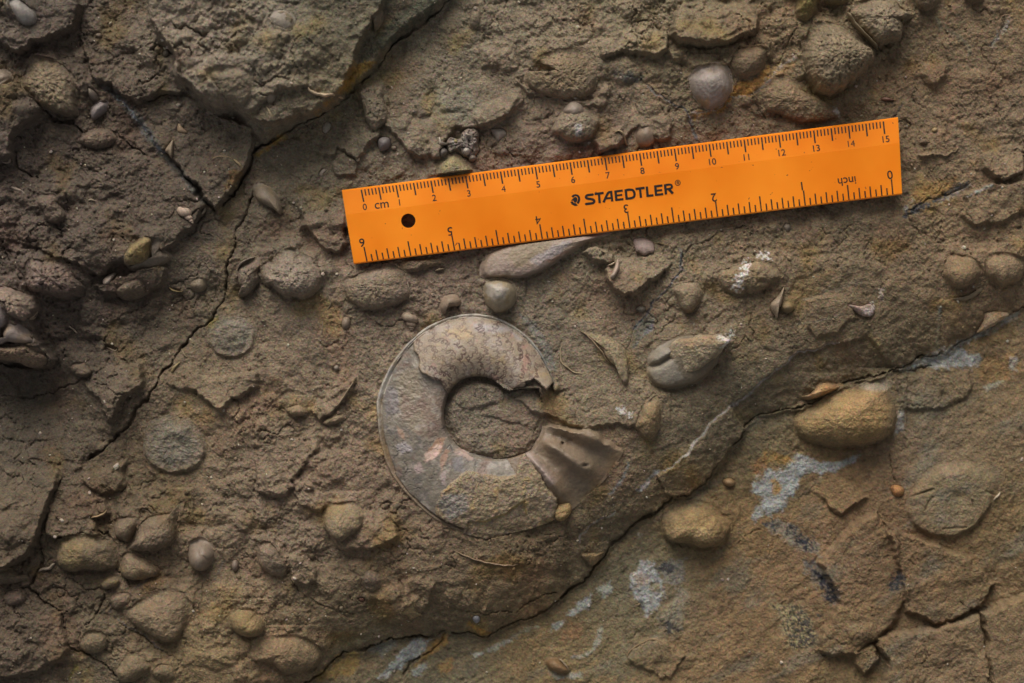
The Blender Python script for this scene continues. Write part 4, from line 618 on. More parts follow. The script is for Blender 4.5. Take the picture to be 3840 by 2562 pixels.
 dict(n='nodule', k='stone', g=G_R, l='small brown lump at the upper left of the long rounded ridge', o='c0 755,970 800,945 870,930 925,960 920,1000 880,1030 800,1060 770,1020', h=2.8, q=2.2, rough=.35, c=(108,90,70), moat=.6),
 dict(n='nodule', k='stone', g=G_R, l='yellow ball shaped nodule at the bottom left', o='c0 1575,1110 1600,1065 1660,1040 1763,1050 c1 20,1080 60,1110 75,1160 60,1200 30,1230 c0 1740,1248 1670,1238 1610,1195', h=6, q=2, rough=.2, c=(118,98,54), moat=.9, tilt=(0,.3)),
 dict(n='nodule', k='stone', g=G_R, l='low grey brown nodule in the fork of two cracks at the lower left corner', o='c0 545,1290 580,1220 640,1190 720,1200 755,1250 730,1320 680,1360 620,1365 560,1335', h=2.6, q=2.3, rough=.35, c=(108,94,66), moat=.6),
 dict(n='nodule', k='stone', g=G_R, l='smooth nose shaped nodule at the bottom edge, left corner', o='c0 795,1500 820,1430 870,1365 930,1345 1000,1380 1060,1430 1040,1480 980,1520 920,1560 840,1568', h=4.4, q=2.1, rough=.2, c=(110,94,66), moat=.8),
 dict(n='nodule', k='stone', g=G_R, l='dark lumpy nodule right of the nose shaped one on the bottom edge', o='c0 1045,1480 1090,1430 1160,1420 1210,1460 1215,1520 1170,1545 1090,1540', h=3, q=2.2, rough=.35, c=(100,86,60), moat=.6),
 dict(n='nodule', k='stone', g=G_R, l='smooth grey brown lump at the left edge above the forked cracks', o='c0 -60,780 60,760 130,775 165,805 225,815 228,845 150,872 60,885 -60,890', h=3.6, q=2.2, rough=.25, c=(100,86,64), moat=.7),
 dict(n='nodule', k='stone', g=G_R, l='round pinkish nodule at the left edge just under the forked cracks', o='c0 25,970 50,925 100,905 155,915 190,950 180,995 130,1022 70,1025', h=3, q=2.1, rough=.2, c=(112,92,76)),
 dict(n='nodule', k='stone', g=G_R, l='broad snout shaped nodule at the end of the lower crack, bottom edge', o='c1 -40,1290 60,1240 200,1225 320,1240 420,1300 450,1380 430,1450 370,1490 270,1510 180,1505 120,1450 60,1420 -40,1400', h=5, q=2.2, rough=.3, c=(112,94,64), moat=1.0, tilt=(.2,.5)),
 dict(n='nodule', k='stone', g=G_R, l='knob of yellowish stone stuck to the lower right rim of the ammonite', o='c2 268,385 290,350 330,328 395,325 412,360 400,405 360,445 320,452 285,425', h=4.4, q=2.2, rough=.35, c=(132,108,66), moat=.6, level=1),
 dict(n='stone_flake', k='stone', g=G_S, l='tan triangular flake on the lip of the lower crack', o='c2 470,692 540,680 600,682 662,668 620,720 580,770 540,775 515,740', h=1.7, q=4, rough=.15, st='rock', c=(118,96,62)),
 dict(n='stone', k='stone', g=G_R, l='rough angular block near the upper left corner, left of two grey shells', o='a0 180,600 195,520 230,420 260,395 330,395 420,420 520,500 552,560 550,650 552,740 548,800 480,812 400,785 330,755 280,720 240,670', h=5.5, q=3, rough=.9, st='pitted', c=(108,94,70), c2=(118,100,66), moat=1.2, tilt=(.1,.7)),
 dict(n='bivalve', k='shell', g=G_B, l='smooth pale grey oval shell in the block at the upper left corner', o='a0 110,60 130,25 175,10 230,40 280,90 305,140 292,190 240,212 190,190 150,140 120,100', h=3.2, q=2.2, rough=.06, st='smooth', c=(126,120,108), c2=(116,108,96)),
 dict(n='bivalve', k='shell', g=G_B, l='broken two layered shell cut by the left edge, upper left', o='a0 -60,500 0,490 60,488 115,525 130,560 100,600 50,640 0,655 -60,655', h=5.2, q=3, rough=.2, st='smooth', c=(126,112,92), groove=[('a0 0,630 60,600 110,560', .8, 6)]),
 dict(n='bivalve', k='shell', g=G_B, l='brown upper one of two small grey shells beside the angular block', o='a0 608,600 630,590 668,625 690,660 685,695 650,702 620,665', h=3.4, q=2.2, rough=.05, st='smooth', c=(108,96,80)),
 dict(n='bivalve', k='shell', g=G_B, l='mauve grey lower one of two small grey shells beside the angular block', o='a0 632,790 645,740 690,705 752,698 760,735 735,780 690,815 650,838', h=3.4, q=2.2, rough=.05, st='smooth', c=(116,106,98)),
 dict(n='stone', k='stone', g=G_R, l='flat rough stone wedged above the dark crack at the upper left', o='a0 555,980 575,930 640,895 700,885 780,888 822,930 815,975 750,1020 670,1035 600,1010', h=3.6, q=2.8, rough=.7, st='pitted', c=(100,84,66), moat=1.0),
 dict(n='nodule', k='stone', g=G_R, l='rough crumbly lump at the left side below the curved pale shell edge', o='a0 265,1400 275,1350 340,1335 420,1345 430,1400 470,1460 480,1510 420,1545 350,1530 310,1450', h=4, q=2.4, rough=.8, st='pitted', c=(104,88,70), moat=.8),
 dict(n='nodule', k='stone', g=G_R, l='dark rounded knob at the foot of the big upper block', o='a0 1450,530 1520,500 1640,490 1763,520 a1 20,600 a0 1763,700 1700,760 1600,720 1520,640 1480,590', h=3.4, q=2.2, rough=.6, c=(98,86,62), c2=(110,98,72)),
 dict(n='pebble', k='pebble', g=G_P, l='tan bead like pebble under the curved white shell at the top', o='a0 1618,95 1632,72 1662,70 1675,92 1655,110 1628,110', h=2.6, rough=.08, st='smooth', c=(120,106,78)),
 dict(n='pebble', k='pebble', g=G_P, l='dark round pebble below the upper left bed, beside the big upper block', o='a0 1130,385 1145,355 1180,355 1190,385 1165,410 1138,408', h=2.4, rough=.1, st='smooth', c=(82,74,58)),
 dict(n='pebble', k='pebble', g=G_P, l='small brown grain shaped pebble in the shaded bed at the upper left', o='a0 660,250 675,232 705,235 710,258 685,270', h=1.8, rough=.1, st='smooth', c=(96,82,64)),
 dict(n='nodule', k='stone', g=G_R, l='pale round smooth nodule in the dark recess left of the winding crack', o='b0 1310,400 1330,355 1370,335 1415,355 1422,410 1395,440 1345,440', h=2.4, q=2.4, rough=.15, st='smooth', c=(112,98,72)),
 dict(n='pebble', k='pebble', g=G_P, l='small round pebble right of the lower ruler edge, above the white crusted nodule', o='px 2936,853 2945,838 2962,842 2966,858 2950,868', h=1.4, rough=.06, st='smooth', c=(112,100,82)),
 dict(n='pebble', k='pebble', g=G_P, l='dark oval pebble in the hollow below the long bivalve', o='b2 850,565 870,540 910,545 918,570 890,585', h=1.8, rough=.06, st='smooth', c=(98,90,74)),
 dict(n='shell_chip', k='shell fragment', g=G_S, l='brown seed like shell chip to the right of the concretion, above the ruler', o='a3 778,680 800,666 840,672 872,687 830,692 795,690', h=1.6, q=2.4, rough=.05, st='smooth', c=(112,80,62)),
 dict(n='shell_chip', k='shell fragment', g=G_S, l='tiny pale yellow shell chip right of the ruler', o='a3 1130,895 1150,875 1172,885 1165,905 1140,910', h=1.6, q=3, rough=.05, st='smooth', c=(138,116,74)),
 dict(n='nodule', k='stone', g=G_R, l='small dark knob right of the ruler end', o='a3 1040,985 1055,955 1090,945 1105,970 1085,995', h=1.8, rough=.3, c=(86,72,58)),
 dict(n='shell_chip', k='shell fragment', g=G_S, l='small tan triangular shell chip in the triangular slab, upper left', o='a0 1225,905 1232,850 1262,880 1298,918 1262,922', h=1.6, q=3.4, rough=.05, st='smooth', c=(128,106,78)),
 dict(n='shell_chip', k='shell fragment', g=G_S, l='upright tan shell blade beside the bluish seam, upper left', o='a0 1140,1042 1175,990 1203,965 1204,1020 1192,1095 1165,1065', h=3.2, q=3.2, rough=.05, st='smooth', c=(122,106,82)),
]

G_E = 'thin shell edges standing out of the rock'
BLADES = [
 dict(n='shell_edge', k='shell fragment', g=G_E, l='white curved shell edge at the top of the big upper block', o='a0 1352,110 1400,45 1480,5 1540,0 1610,12 1690,42', w=15, h=1.0, c=(150,144,124)),
 dict(n='shell_edge', k='shell fragment', g=G_E, l='tan arched shell edge on the tip of the triangular slab', o='a0 1460,1112 1490,1095 1530,1086 1580,1090 1620,1105', w=7, h=1.2, c=(134,112,76)),
 dict(n='shell_edge', k='shell fragment', g=G_E, l='short pale shell edge at the right end of the tan arch on the triangular slab', o='a0 1618,1103 1650,1130 1680,1160', w=12, h=1.6, c=(140,120,84)),
 dict(n='shell_edge', k='shell fragment', g=G_E, l='wavy pale shell edge near the left border, upper left', o='a0 60,1290 110,1302 160,1318 200,1345 228,1368', w=16, h=1.6, c=(124,108,90)),
 dict(n='shell_edge', k='shell fragment', g=G_E, l='small yellowish curved shell edge on the left slab above the snail', o='a0 745,1262 780,1268 805,1262 818,1240', w=8, h=1.0, c=(122,104,74)),
 dict(n='shell_edge', k='shell fragment', g=G_E, l='short dull shell edge on the left slab, left of the snail', o='a0 620,1390 650,1382 682,1392', w=8, h=.8, c=(120,106,84)),
 dict(n='shell_edge', k='shell fragment', g=G_E, l='pale shell edge beside the snail at the bluish seam', o='a0 1395,1480 1420,1445 1430,1420', w=10, h=1.4, c=(128,114,92)),
 dict(n='shell_edge', k='shell fragment', g=G_E, l='ragged cream shell edge along the lower right side of the big upper block', o='a1 380,625 395,655 430,675 500,688 560,680 608,690', w=16, h=1.8, c=(146,126,94)),
 dict(n='shell_edge', k='shell fragment', g=G_E, l='upright shell edge at the lower end of the big upper block', o='a1 95,755 120,790 138,830 142,860', w=10, h=1.6, c=(130,114,84)),
 dict(n='shell_edge', k='shell fragment', g=G_E, l='cream hooked shell edge on the rough stub right of the upper crack', o='a1 725,655 740,620 780,598 840,592 860,560', w=9, h=2.8, c=(134,118,90)),
 dict(n='shell_edge', k='shell fragment', g=G_E, l='faint round shell outline on the grey rock right of the upper crack', o='a1 1312,500 1335,540 1338,580 1318,630 1280,662 1240,675', w=7, h=.5, c=(122,110,88)),
 dict(n='shell_edge', k='shell fragment', g=G_E, l='ribbon of twisted shell on the rock just above the middle of the ruler', o='a2 700,925 730,910 760,935 775,975 790,1005', w=12, h=2.0, c=(124,106,74)),
 dict(n='shell_edge', k='shell fragment', g=G_E, l='thin dark shell blade between the concretion and its neighbouring stone', o='a3 528,92 560,150 610,210 660,260 710,310 755,348', w=9, h=7, c=(112,98,70), taper=0),
 dict(n='shell_edge', k='shell fragment', g=G_E, l='small green brown shell blade on the stone right of the concretion', o='a3 870,100 900,125 925,155', w=9, h=6, c=(112,98,56)),
 dict(n='shell_edge', k='shell fragment', g=G_E, l='faint thin shell outline above the right end of the ruler', o='a3 735,682 770,698 820,705', w=5, h=.6, c=(104,88,64)),
 dict(n='shell_edge', k='shell fragment', g=G_E, l='curved shell edge to the right of the honeycombed brachiopod', o='b1 490,450 515,500 510,540 485,570', w=6, h=.9, c=(114,98,76)),
 dict(n='shell_edge', k='shell fragment', g=G_E, l='faint shell edge left of the hollow in the smooth rock, left of the ammonite', o='b1 455,610 460,680 450,730 420,770', w=7, h=.7, c=(112,96,74)),
 dict(n='shell_edge', k='shell fragment', g=G_E, l='long thin straight shell edge on the ridge left of the ammonite', o='b1 545,1245 590,1190 630,1130 690,1040', w=7, h=1.4, c=(124,108,80)),
 dict(n='shell_edge', k='shell fragment', g=G_E, l='shell edge on the right side of the low pitted shell under the ruler corner', o='b1 1042,360 1050,400 1062,440 1068,470', w=8, h=1.6, c=(112,100,80)),
 dict(n='shell_edge', k='shell fragment', g=G_E, l='two toned shell edge standing below the middle of the ruler', o='b2 655,372 690,335 715,285 730,215', w=22, h=3.4, c=(138,120,100)),
 dict(n='shell_edge', k='shell fragment', g=G_E, l='pale chip of shell under the crumbly knob below the ruler', o='b2 652,268 680,255 708,240', w=9, h=3.0, c=(148,132,104)),
 dict(n='shell_edge', k='shell fragment', g=G_E, l='thin yellow spine beside the pinkish flake below the ruler', o='b2 975,106 1020,110 1060,120 1090,135', w=5, h=.9, c=(122,100,64)),
 dict(n='shell_edge', k='shell fragment', g=G_E, l='thin curved outline of a shell between the ammonite and the crescent shell', o='b2 345,790 335,850 338,920 370,955 420,990 480,1005 515,990', w=7, h=.8, c=(128,112,82)),
 dict(n='shell_edge', k='shell fragment', g=G_E, l='inner edge line of the crescent shell right of the ammonite', o='b2 455,700 520,745 570,800 620,860 650,910 690,945', w=6, h=2.0, c=(130,110,80)),
 dict(n='shell_edge', k='shell fragment', g=G_E, l='long curved shell rim under the lower side of the ammonite', o='c1 1370,655 1430,685 1500,712 1580,735 1680,752 1763,757 c2 0,760 60,745', w=9, h=1.2, c=(118,96,70)),
 dict(n='shell_edge', k='shell fragment', g=G_E, l='small curled shell edge near the lower left, above the mustard block', o='c0 640,425 690,415 730,395 748,365', w=12, h=2.2, c=(128,106,72)),
 dict(n='shell_edge', k='shell fragment', g=G_E, l='white ragged shell edge left of the mustard block', o='c0 268,803 300,780 345,775 365,755 388,735', w=18, h=1.8, c=(130,114,92)),
 dict(n='shell_edge', k='shell fragment', g=G_E, l='slender pale needle of shell in the shaded hollow, left bed', o='b0 455,658 490,690 540,730', w=8, h=1.0, c=(128,114,92)),
 dict(n='shell_edge', k='shell fragment', g=G_E, l='small pale sickle shaped shell edge in the shaded hollow, left bed', o='b0 730,820 770,842 800,846 805,830', w=7, h=.9, c=(112,96,74)),
 dict(n='shell_edge', k='shell fragment', g=G_E, l='yellowish shell edge beside the winding crack, left of the ammonite', o='b0 1180,1000 1205,960 1245,925', w=14, h=1.4, c=(120,104,66)),
 dict(n='shell_edge', k='shell fragment', g=G_E, l='thin shell edge curling out of the winding crack', o='b0 1245,830 1262,865 1295,900', w=7, h=1.0, c=(116,100,74)),
 dict(n='shell_edge', k='shell fragment', g=G_E, l='yellow rim of the dark sunken shell in the left recess', o='b0 1160,400 1190,430 1240,442 1270,430', w=7, h=1.4, c=(118,100,58)),
 dict(n='shell_edge', k='shell fragment', g=G_E, l='curved rim of shell at the left side of the curled porous shell', o='b0 1635,300 1660,255 1700,228 1763,200', w=9, h=3.8, c=(116,104,86)),
 dict(n='shell_edge', k='shell fragment', g=G_E, l='thin pale shell edge under the dark spongy lump', o='b0 220,660 250,620 290,560', w=9, h=3.0, c=(126,110,86)),
 dict(n='shell_edge', k='shell fragment', g=G_E, l='pale rim on the lower right of the flat disc fossil', o='c3 1590,330 1620,290 1640,260', w=9, h=1.6, c=(142,128,102)),
 dict(n='shell_edge', k='shell fragment', g=G_E, l='faint ring outline on the lower right bed at the bottom edge', o='c2 800,1440 815,1390 860,1350 940,1305 1020,1300 1070,1330', w=8, h=.7, c=(116,94,62)),
 dict(n='shell_edge', k='shell fragment', g=G_E, l='pale rim of the brown oval shell at the bottom edge', o='c2 320,1425 360,1455 390,1500 396,1522', w=7, h=2.0, c=(132,116,90)),
 dict(n='shell_edge', k='shell fragment', g=G_E, l='small white sliver of shell near the top left edge', o='a0 758,185 765,165 778,150', w=14, h=1.2, c=(132,118,92)),
 dict(n='shell_edge', k='shell fragment', g=G_E, l='bent fragment of shell at the left edge, below the upper left blocks', o='a0 40,1120 70,1132 95,1120 100,1095', w=14, h=2.0, c=(112,98,80)),
 dict(n='shell_edge', k='shell fragment', g=G_E, l='pale fragment of shell under the ruler, left of the long bivalve', o='b1 1230,300 1270,290 1300,285', w=11, h=1.6, c=(122,106,80)),
]

SNAILS = [
 dict(axis='a0 1268,1430 1346,1545', w=50, turns=4.2, ratio=.58, c=(140,120,98), up=.5, fat=1.0, g=G_G, l='small pale spiral snail shell with a pointed tip by the left crack'),
 dict(axis='b1 1068,585 1074,706', w=70, turns=3.6, ratio=.60, c=(118,101,80), up=.42, fat=1.05, g=G_G, l='small brown turban snail shell at the upper left rim of the ammonite'),
]

# ammonite: angle in degrees, radius in close-up pixels round (720, 690)
AM_OUT = [(0,470),(10,488),(22,507),(34.9,524),(49.4,553),(66.9,587),(82.6,620),(95.4,635),(110,644),(125,646),(143.8,644),(161.3,655),(175.7,672),(186,664),(200.9,674),(216.9,700),(234,716),(249,750),(264,784),(275.6,814),(286.8,800),(301.6,824),(315.5,856),(330.6,896),(346,948),(354.6,964),(360,970)]
AM_IN = [(0,400),(15,395),(22,400),(30,300),(36,225),(48,209),(74,216),(100,224),(121,233),(145.6,232),(167,226),(192,233),(215,244),(236,252),(255,262),(270,275),(286,300),(310,350),(322,390),(340,405),(355.7,401),(360,400)]


# ================================================================== THE ROCK
STEP = 3.9
inner = np.arange(-160, 4000 + STEP, STEP); innery = np.arange(-160, 2722 + STEP, STEP)
grow = np.cumsum(STEP * 1.115 ** np.arange(1, 60))
xs = np.r_[(inner[0] - grow)[::-1], inner, inner[-1] + grow].astype(np.float32)
ys = np.r_[(innery[0] - grow)[::-1], innery, innery[-1] + grow].astype(np.float32)
GXX, GYY = np.meshgrid(xs, ys)
WXX = GXX + 11 * pn(GXX / 75, GYY / 75, 41) + 6 * pn(GXX / 21, GYY / 21, 42) + 22 * pn(GXX / 260, GYY / 260, 45) * 0.5
WYY = GYY + 11 * pn(GXX / 75, GYY / 75, 43) + 6 * pn(GXX / 21, GYY / 21, 44) + 22 * pn(GXX / 260, GYY / 260, 46) * 0.5
def box(p, pad):
    p = np.asarray(p)
    i0, i1 = np.searchsorted(ys, p[:, 1].min() - pad), np.searchsorted(ys, p[:, 1].max() + pad)
    j0, j1 = np.searchsorted(xs, p[:, 0].min() - pad), np.searchsorted(xs, p[:, 0].max() + pad)
    return np.s_[max(i0, 0):i1, max(j0, 0):j1]
def sample(A, px, py):
    """bilinear look-up of a grid array at photo pixels"""
    px = np.asarray(px, float); py = np.asarray(py, float)
    j = np.clip(np.searchsorted(xs, px) - 1, 0, len(xs) - 2); i = np.clip(np.searchsorted(ys, py) - 1, 0, len(ys) - 2)
    u = np.clip((px - xs[j]) / (xs[j + 1] - xs[j]), 0, 1); v = np.clip((py - ys[i]) / (ys[i + 1] - ys[i]), 0, 1)
    if A.ndim == 3: u = u[..., None]; v = v[..., None]
    return (A[i, j] * (1 - u) + A[i, j + 1] * u) * (1 - v) + (A[i + 1, j] * (1 - u) + A[i + 1, j + 1] * u) * v

def tps(P, Z, x, y, reg=2e-3):
    P = P / 1000.0; x = x / 1000.0; y = y / 1000.0
    n = len(P)
    r2 = ((P[:, None] - P[None]) ** 2).sum(-1)
    Kk = np.where(r2 > 0, r2 * np.log(r2 + 1e-12), 0) + np.eye(n) * reg
    A = np.zeros((n + 3, n + 3)); A[:n, :n] = Kk; A[:n, n] = 1; A[:n, n + 1:] = P; A[n, :n] = 1; A[n + 1:, :n] = P.T
    w = np.linalg.solve(A, np.r_[Z, 0, 0, 0])
    out = w[n] + w[n + 1] * x + w[n + 2] * y
    for i in range(n):
        r = (x - P[i, 0]) ** 2 + (y - P[i, 1]) ** 2 + 1e-12
        out = out + w[i] * r * np.log(r)
    return out
def coarse(fn):
    """evaluate fn on a coarse lattice over the frame and interpolate to the full grid"""
    cx = np.linspace(-260, 4100, 150); cy = np.linspace(-260, 2822, 106)
    A = fn(*np.meshgrid(cx, cy))
    u = np.clip((xs - cx[0]) / (cx[1] - cx[0]), 0, len(cx) - 1.001); v = np.clip((ys - cy[0]) / (cy[1] - cy[0]), 0, len(cy) - 1.001)
    j = u.astype(int); i = v.astype(int); fu = u - j; fv = v - i
    fu = fu.astype(np.float32); fv = fv.astype(np.float32)
    if A.ndim == 3: fu = fu[None, :, None]; fv = fv[:, None, None]
    else: fu = fu[None, :]; fv = fv[:, None]
    r0 = A[i][:, j] * (1 - fu) + A[i][:, j + 1] * fu
    r1 = A[i + 1][:, j] * (1 - fu) + A[i + 1][:, j + 1] * fu
    return (r0 * (1 - fv) + r1 * fv).astype(np.float32)

bp = np.array(BASE_Z, float)
H = coarse(lambda x, y: tps(bp[:, :2] * 1.63404, np.where(bp[:, 2] < -6, bp[:, 2] * 0.95, bp[:, 2] * 1.3), x, y))
# the rounded bank: the middle bed curves down to the long crack, the lower bed lies a step below it
_dl = sdf(WXX, WYY, pts(BED_LOWER))
_wd = 300 + 90 * fbm(GXX, GYY, 700, 2, seed=181)
H -= np.where(_dl < 0, 8.0 * np.clip(1 + _dl / _wd, 0, 1) ** 2.1, 8.0 + 1.6 * sm(0, 16, _dl))
zp = np.array(ZONES, float)
def zones(x, y):
    s = 0; n = 0
    for X, Y, r, g, b, a in zp:
        d2 = (x - X * 1.634) ** 2 + (y - Y * 1.634) ** 2
        w = np.exp(-d2 / (2 * 150.0 ** 2)) + 1e-5 / (1 + d2 / 1e4)
        s = s + w[..., None] * np.r_[C(r, g, b), a]; n = n + w
    return s / n[..., None]
ZN = coarse(zones)
COLR = ZN[..., :3].copy(); AMP = ZN[..., 3].copy()

# raised plates and blocks of the rock with their broken edges
for s, h, w, ramp in LEDGES:
    p = pts(s); b = box(p, 60)
    d = sdf(WXX[b], WYY[b], p)
    m = sm(-w * 0.5, w * 0.5, d)
    if ramp:
        q = pts(ramp); e = q[1] - q[0]
        t = ((GXX[b] - q[0, 0]) * e[0] + (GYY[b] - q[0, 1]) * e[1]) / (e @ e)
        m = m * sm(-0.05, 1.0, t)
    H[b] += 1.55 * h * m
for s, h, pw in BUMPS:
    p = pts(s); b = box(p, 40)
    d = sdf(WXX[b], WYY[b], p); r = max(d.max(), 1)
    t = np.clip((d + 14) / (r + 14), 0, 1)
    H[b] += h * (1 - (1 - t) ** 2) ** pw
HS = H.copy()

# -------- lumps of nodular mudstone, merged into each other
def lumps(x, y, wl, seed, fill=0.75):
    x = x / wl; y = y / wl
    xi = np.floor(x).astype(np.int32); yi = np.floor(y).astype(np.int32)
    out = np.zeros(x.shape, np.float32)
    rs = np.random.RandomState(seed); T = rs.rand(4, 256, 256).astype(np.float32)
    for dx in (-1, 0, 1):
        for dy in (-1, 0, 1):
            ci, cj = (xi + dx) & 255, (yi + dy) & 255
            jx, jy, rr, hh = T[0, ci, cj], T[1, ci, cj], T[2, ci, cj], T[3, ci, cj]
            r = 0.35 + 0.5 * rr; ex = 0.75 + 0.5 * hh
            d2 = ((x - (xi + dx + jx)) * ex) ** 2 + ((y - (yi + dy + jy)) / ex) ** 2
            h = np.where(hh < fill, r, 0) * np.sqrt(np.clip(1 - d2 / (r * r), 0, 1))
            out = np.maximum(out, h)
    return out
def lumpzone(x, y):
    s_ = 0; n_ = 0
    for X, Y, v in LUMPY:
        w = np.exp(-((x - X * 1.634) ** 2 + (y - Y * 1.634) ** 2) / (2 * 200.0 ** 2)) + 1e-6
        s_ = s_ + w * v; n_ = n_ + w
    return s_ / n_
LZ = coarse(lumpzone)
lw = (GXX + 14 * pn(GXX / 48, GYY / 48, 141) + 6 * pn(GXX / 17, GYY / 17, 143), GYY + 14 * pn(GXX / 48, GYY / 48, 142) + 6 * pn(GXX / 17, GYY / 17, 144))
ta = sm(-0.4, 0.3, fbm(GXX, GYY, 280, 2, seed=145))
LUMP = LZ * (3.4 * np.clip(LZ - 0.35, 0, 1) * lumps(*lw, 250, 154, 0.75) + 3.6 * lumps(*lw, 150, 151, 0.7) * ta + 1.9 * lumps(*lw, 74, 152, 0.65) + 0.8 * lumps(*lw, 36, 153, 0.5) * (0.4 + ta))
H = H + LUMP
HS = HS + 0.25 * LUMP

# -------- relief, coarse to fine
far = sm(150, 2600, np.maximum(np.maximum(-GXX, GXX - 3840), np.maximum(-GYY, GYY - 2562)))
CB = sm(-12, 12, _dl)             # 1 on the lower right bed
BK = np.clip(1 + _dl / 300, 0, 1) * (_dl < 0)              # the smooth bank
rot = (GXX * 0.84 - GYY * 0.54, GXX * 0.54 + GYY * 0.84)    # along and across the bedding streaks
A1 = AMP * (1 - 0.25 * CB) * (1 - 0.45 * BK)
patch = sm(-0.25, 0.35, fbm(GXX, GYY, 330, 2, seed=81))
H += A1 * 0.9 * fbm(GXX, GYY, 210, 3, 0.5, 1)
H += A1 * 0.85 * fbm(WXX, WYY, 85, 3, 0.5, 11)
H += A1 * (0.18 + 0.6 * patch) * fbm(WXX, WYY, 42, 4, 0.66, 21, True)
H += CB * 0.40 * fbm(rot[0] / 3.5, rot[1], 45, 4, 0.55, 31)
# flaking: small shingles that rise slowly and break off downhill
for wl, sd_, amp in ((120, 51, 0.75), (64, 56, 0.45), (34, 58, 0.26)):
    f = GYY / wl + 1.1 * fbm(GXX, GYY, wl * 1.7, 3, 0.5, sd_) + 0.25 * GXX / wl
    fr = f - np.floor(f)
    sh = np.where(fr < 0.86, fr / 0.86, (1 - fr) / 0.14)
    msk = sm(0.02, 0.4, fbm(GXX, GYY, wl * 1.9, 2, 0.5, sd_ + 1))
    H += A1 * amp * msk * (sh - 0.4) * (1 - 0.4 * CB)
fine = fbm(GXX, GYY, 17, 3, 0.7, 61)
H += (0.17 + 0.32 * A1 * patch) * fine
H += A1 * 0.35 * sm(-0.3, 0.4, fbm(GXX, GYY, 160, 2, seed=63)) * (np.abs(fbm(GXX, GYY, 24, 2, 0.6, 64)) - 0.2)
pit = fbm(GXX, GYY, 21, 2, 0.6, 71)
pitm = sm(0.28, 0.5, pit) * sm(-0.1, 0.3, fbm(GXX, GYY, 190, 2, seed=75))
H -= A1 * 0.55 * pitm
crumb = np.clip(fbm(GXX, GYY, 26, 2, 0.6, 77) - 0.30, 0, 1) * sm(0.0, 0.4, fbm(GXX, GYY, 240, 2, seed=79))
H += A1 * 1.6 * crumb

# hairline fractures, in patches
for wl, k, dep in ((150, 65, 0.9), (85, 66, 0.6), (48, 68, 0.4)):
    q = np.abs(fbm(WXX, WYY, wl, 3, 0.55, k))
    ms = sm(0.08, 0.4, fbm(GXX, GYY, wl * 2.2, 2, 0.5, k + 10)) * A1 * sm(150, 190, np.hypot(GXX - 1815, GYY - 1550))
    H -= dep * ms * (1 - sm(0.008, 0.035, q))

# -------- rock colour: mottling of the stone, then pits and specks coloured darker
mot = fbm(WXX, WYY, 150, 4, 0.55, 91)
COLR *= (1 + 0.16 * mot + 0.09 * fbm(GXX, GYY, 30, 3, 0.6, 93))[..., None]
och = sm(0.1, 0.5, fbm(rot[0] / 2.5, rot[1], 110, 4, 0.6, 95)) * CB
gre = sm(0.05, 0.45, fbm(rot[0] / 2.5, rot[1], 130, 4, 0.6, 97)) * CB
COLR *= 1 + CB[..., None] * (np.array([0.93, 0.95, 0.96]) - 1)
COLR += (C(118, 94, 58) - COLR) * (0.45 * och)[..., None]
COLR += (C(94, 90, 72) - COLR) * (0.55 * gre)[..., None]
pinky = sm(0.1, 0.5, fbm(GXX, GYY, 260, 3, 0.5, 99)) * (1 - CB)
COLR += (COLR * np.array([1.03, 0.93, 0.90]) - COLR) * (1.0 * pinky)[..., None]
yel = sm(0.15, 0.5, fbm(GXX, GYY, 200, 3, 0.5, 101)) * (1 - CB)
COLR += (COLR * np.array([1.08, 1.0, 0.70]) - COLR) * (0.85 * yel)[..., None]
COLR *= (1 - 0.22 * pitm)[..., None]  # colour goes darker inside the pits
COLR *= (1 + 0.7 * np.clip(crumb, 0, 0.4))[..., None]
speck = sm(0.36, 0.5, fbm(GXX, GYY, 13, 2, 0.5, 103)) * sm(-0.1, 0.3, fbm(GXX, GYY, 230, 2, seed=105))
COLR *= (1 - 0.40 * speck)[..., None]

def stain_mask(x, y, p, soft, na, ns, seed):
    d = sdf(x, y, p)
    return sm(-soft, soft, d + na * fbm(x, y, ns, 4, 0.65, seed))
def stain_on(x, y, cols, only=None):
    for k, (s, c, op, soft, na, ns, everywhere) in enumerate(STAINS):
        if not everywhere: continue
        p = pts(s)
        if p[:, 0].max() < x.min() or p[:, 0].min() > x.max() or p[:, 1].max() < y.min() or p[:, 1].min() > y.max(): continue
        m = stain_mask(x, y, p, soft, na, ns, 200 + k) * op
        cols += (CS(*c) - cols) * m[..., None]
    return cols
for k, (s, c, op, soft, na, ns, everywhere) in enumerate(STAINS):
    p = pts(s); b = box(p, soft + na)
    m = stain_mask(GXX[b], GYY[b], p, soft, na * 1.3, ns, 200 + k) * op
    if max(c) < 75: m = m * sm(-0.5, -0.1, fbm(GXX[b], GYY[b], 13, 3, 0.7, 230 + k))
    elif c == (124,110,80):        # fossil wood: black grains on a sandy ground
        COLR[b] += (CS(*c) - COLR[b]) * m[..., None]
        tt = sm(0, 1, (GXX[b] - p[:, 0].min()) / np.ptp(p[:, 0]))
        m = m * sm(0.05, 0.2, fbm(GXX[b], GYY[b], 11, 2, 0.7, 260) + 0.4 * tt - 0.12); c = (38, 38, 40)
    else: m = m * np.clip(0.85 + 0.5 * fbm(GXX[b], GYY[b], 22, 3, 0.6, 230 + k), 0.3, 1)
    if min(c) > 118: H[b] += m * (0.12 + 0.35 * np.abs(fbm(GXX[b], GYY[b], 24, 3, 0.65, 270)))     # mineral crust
    COLR[b] += (CS(*c) - COLR[b]) * m[..., None]
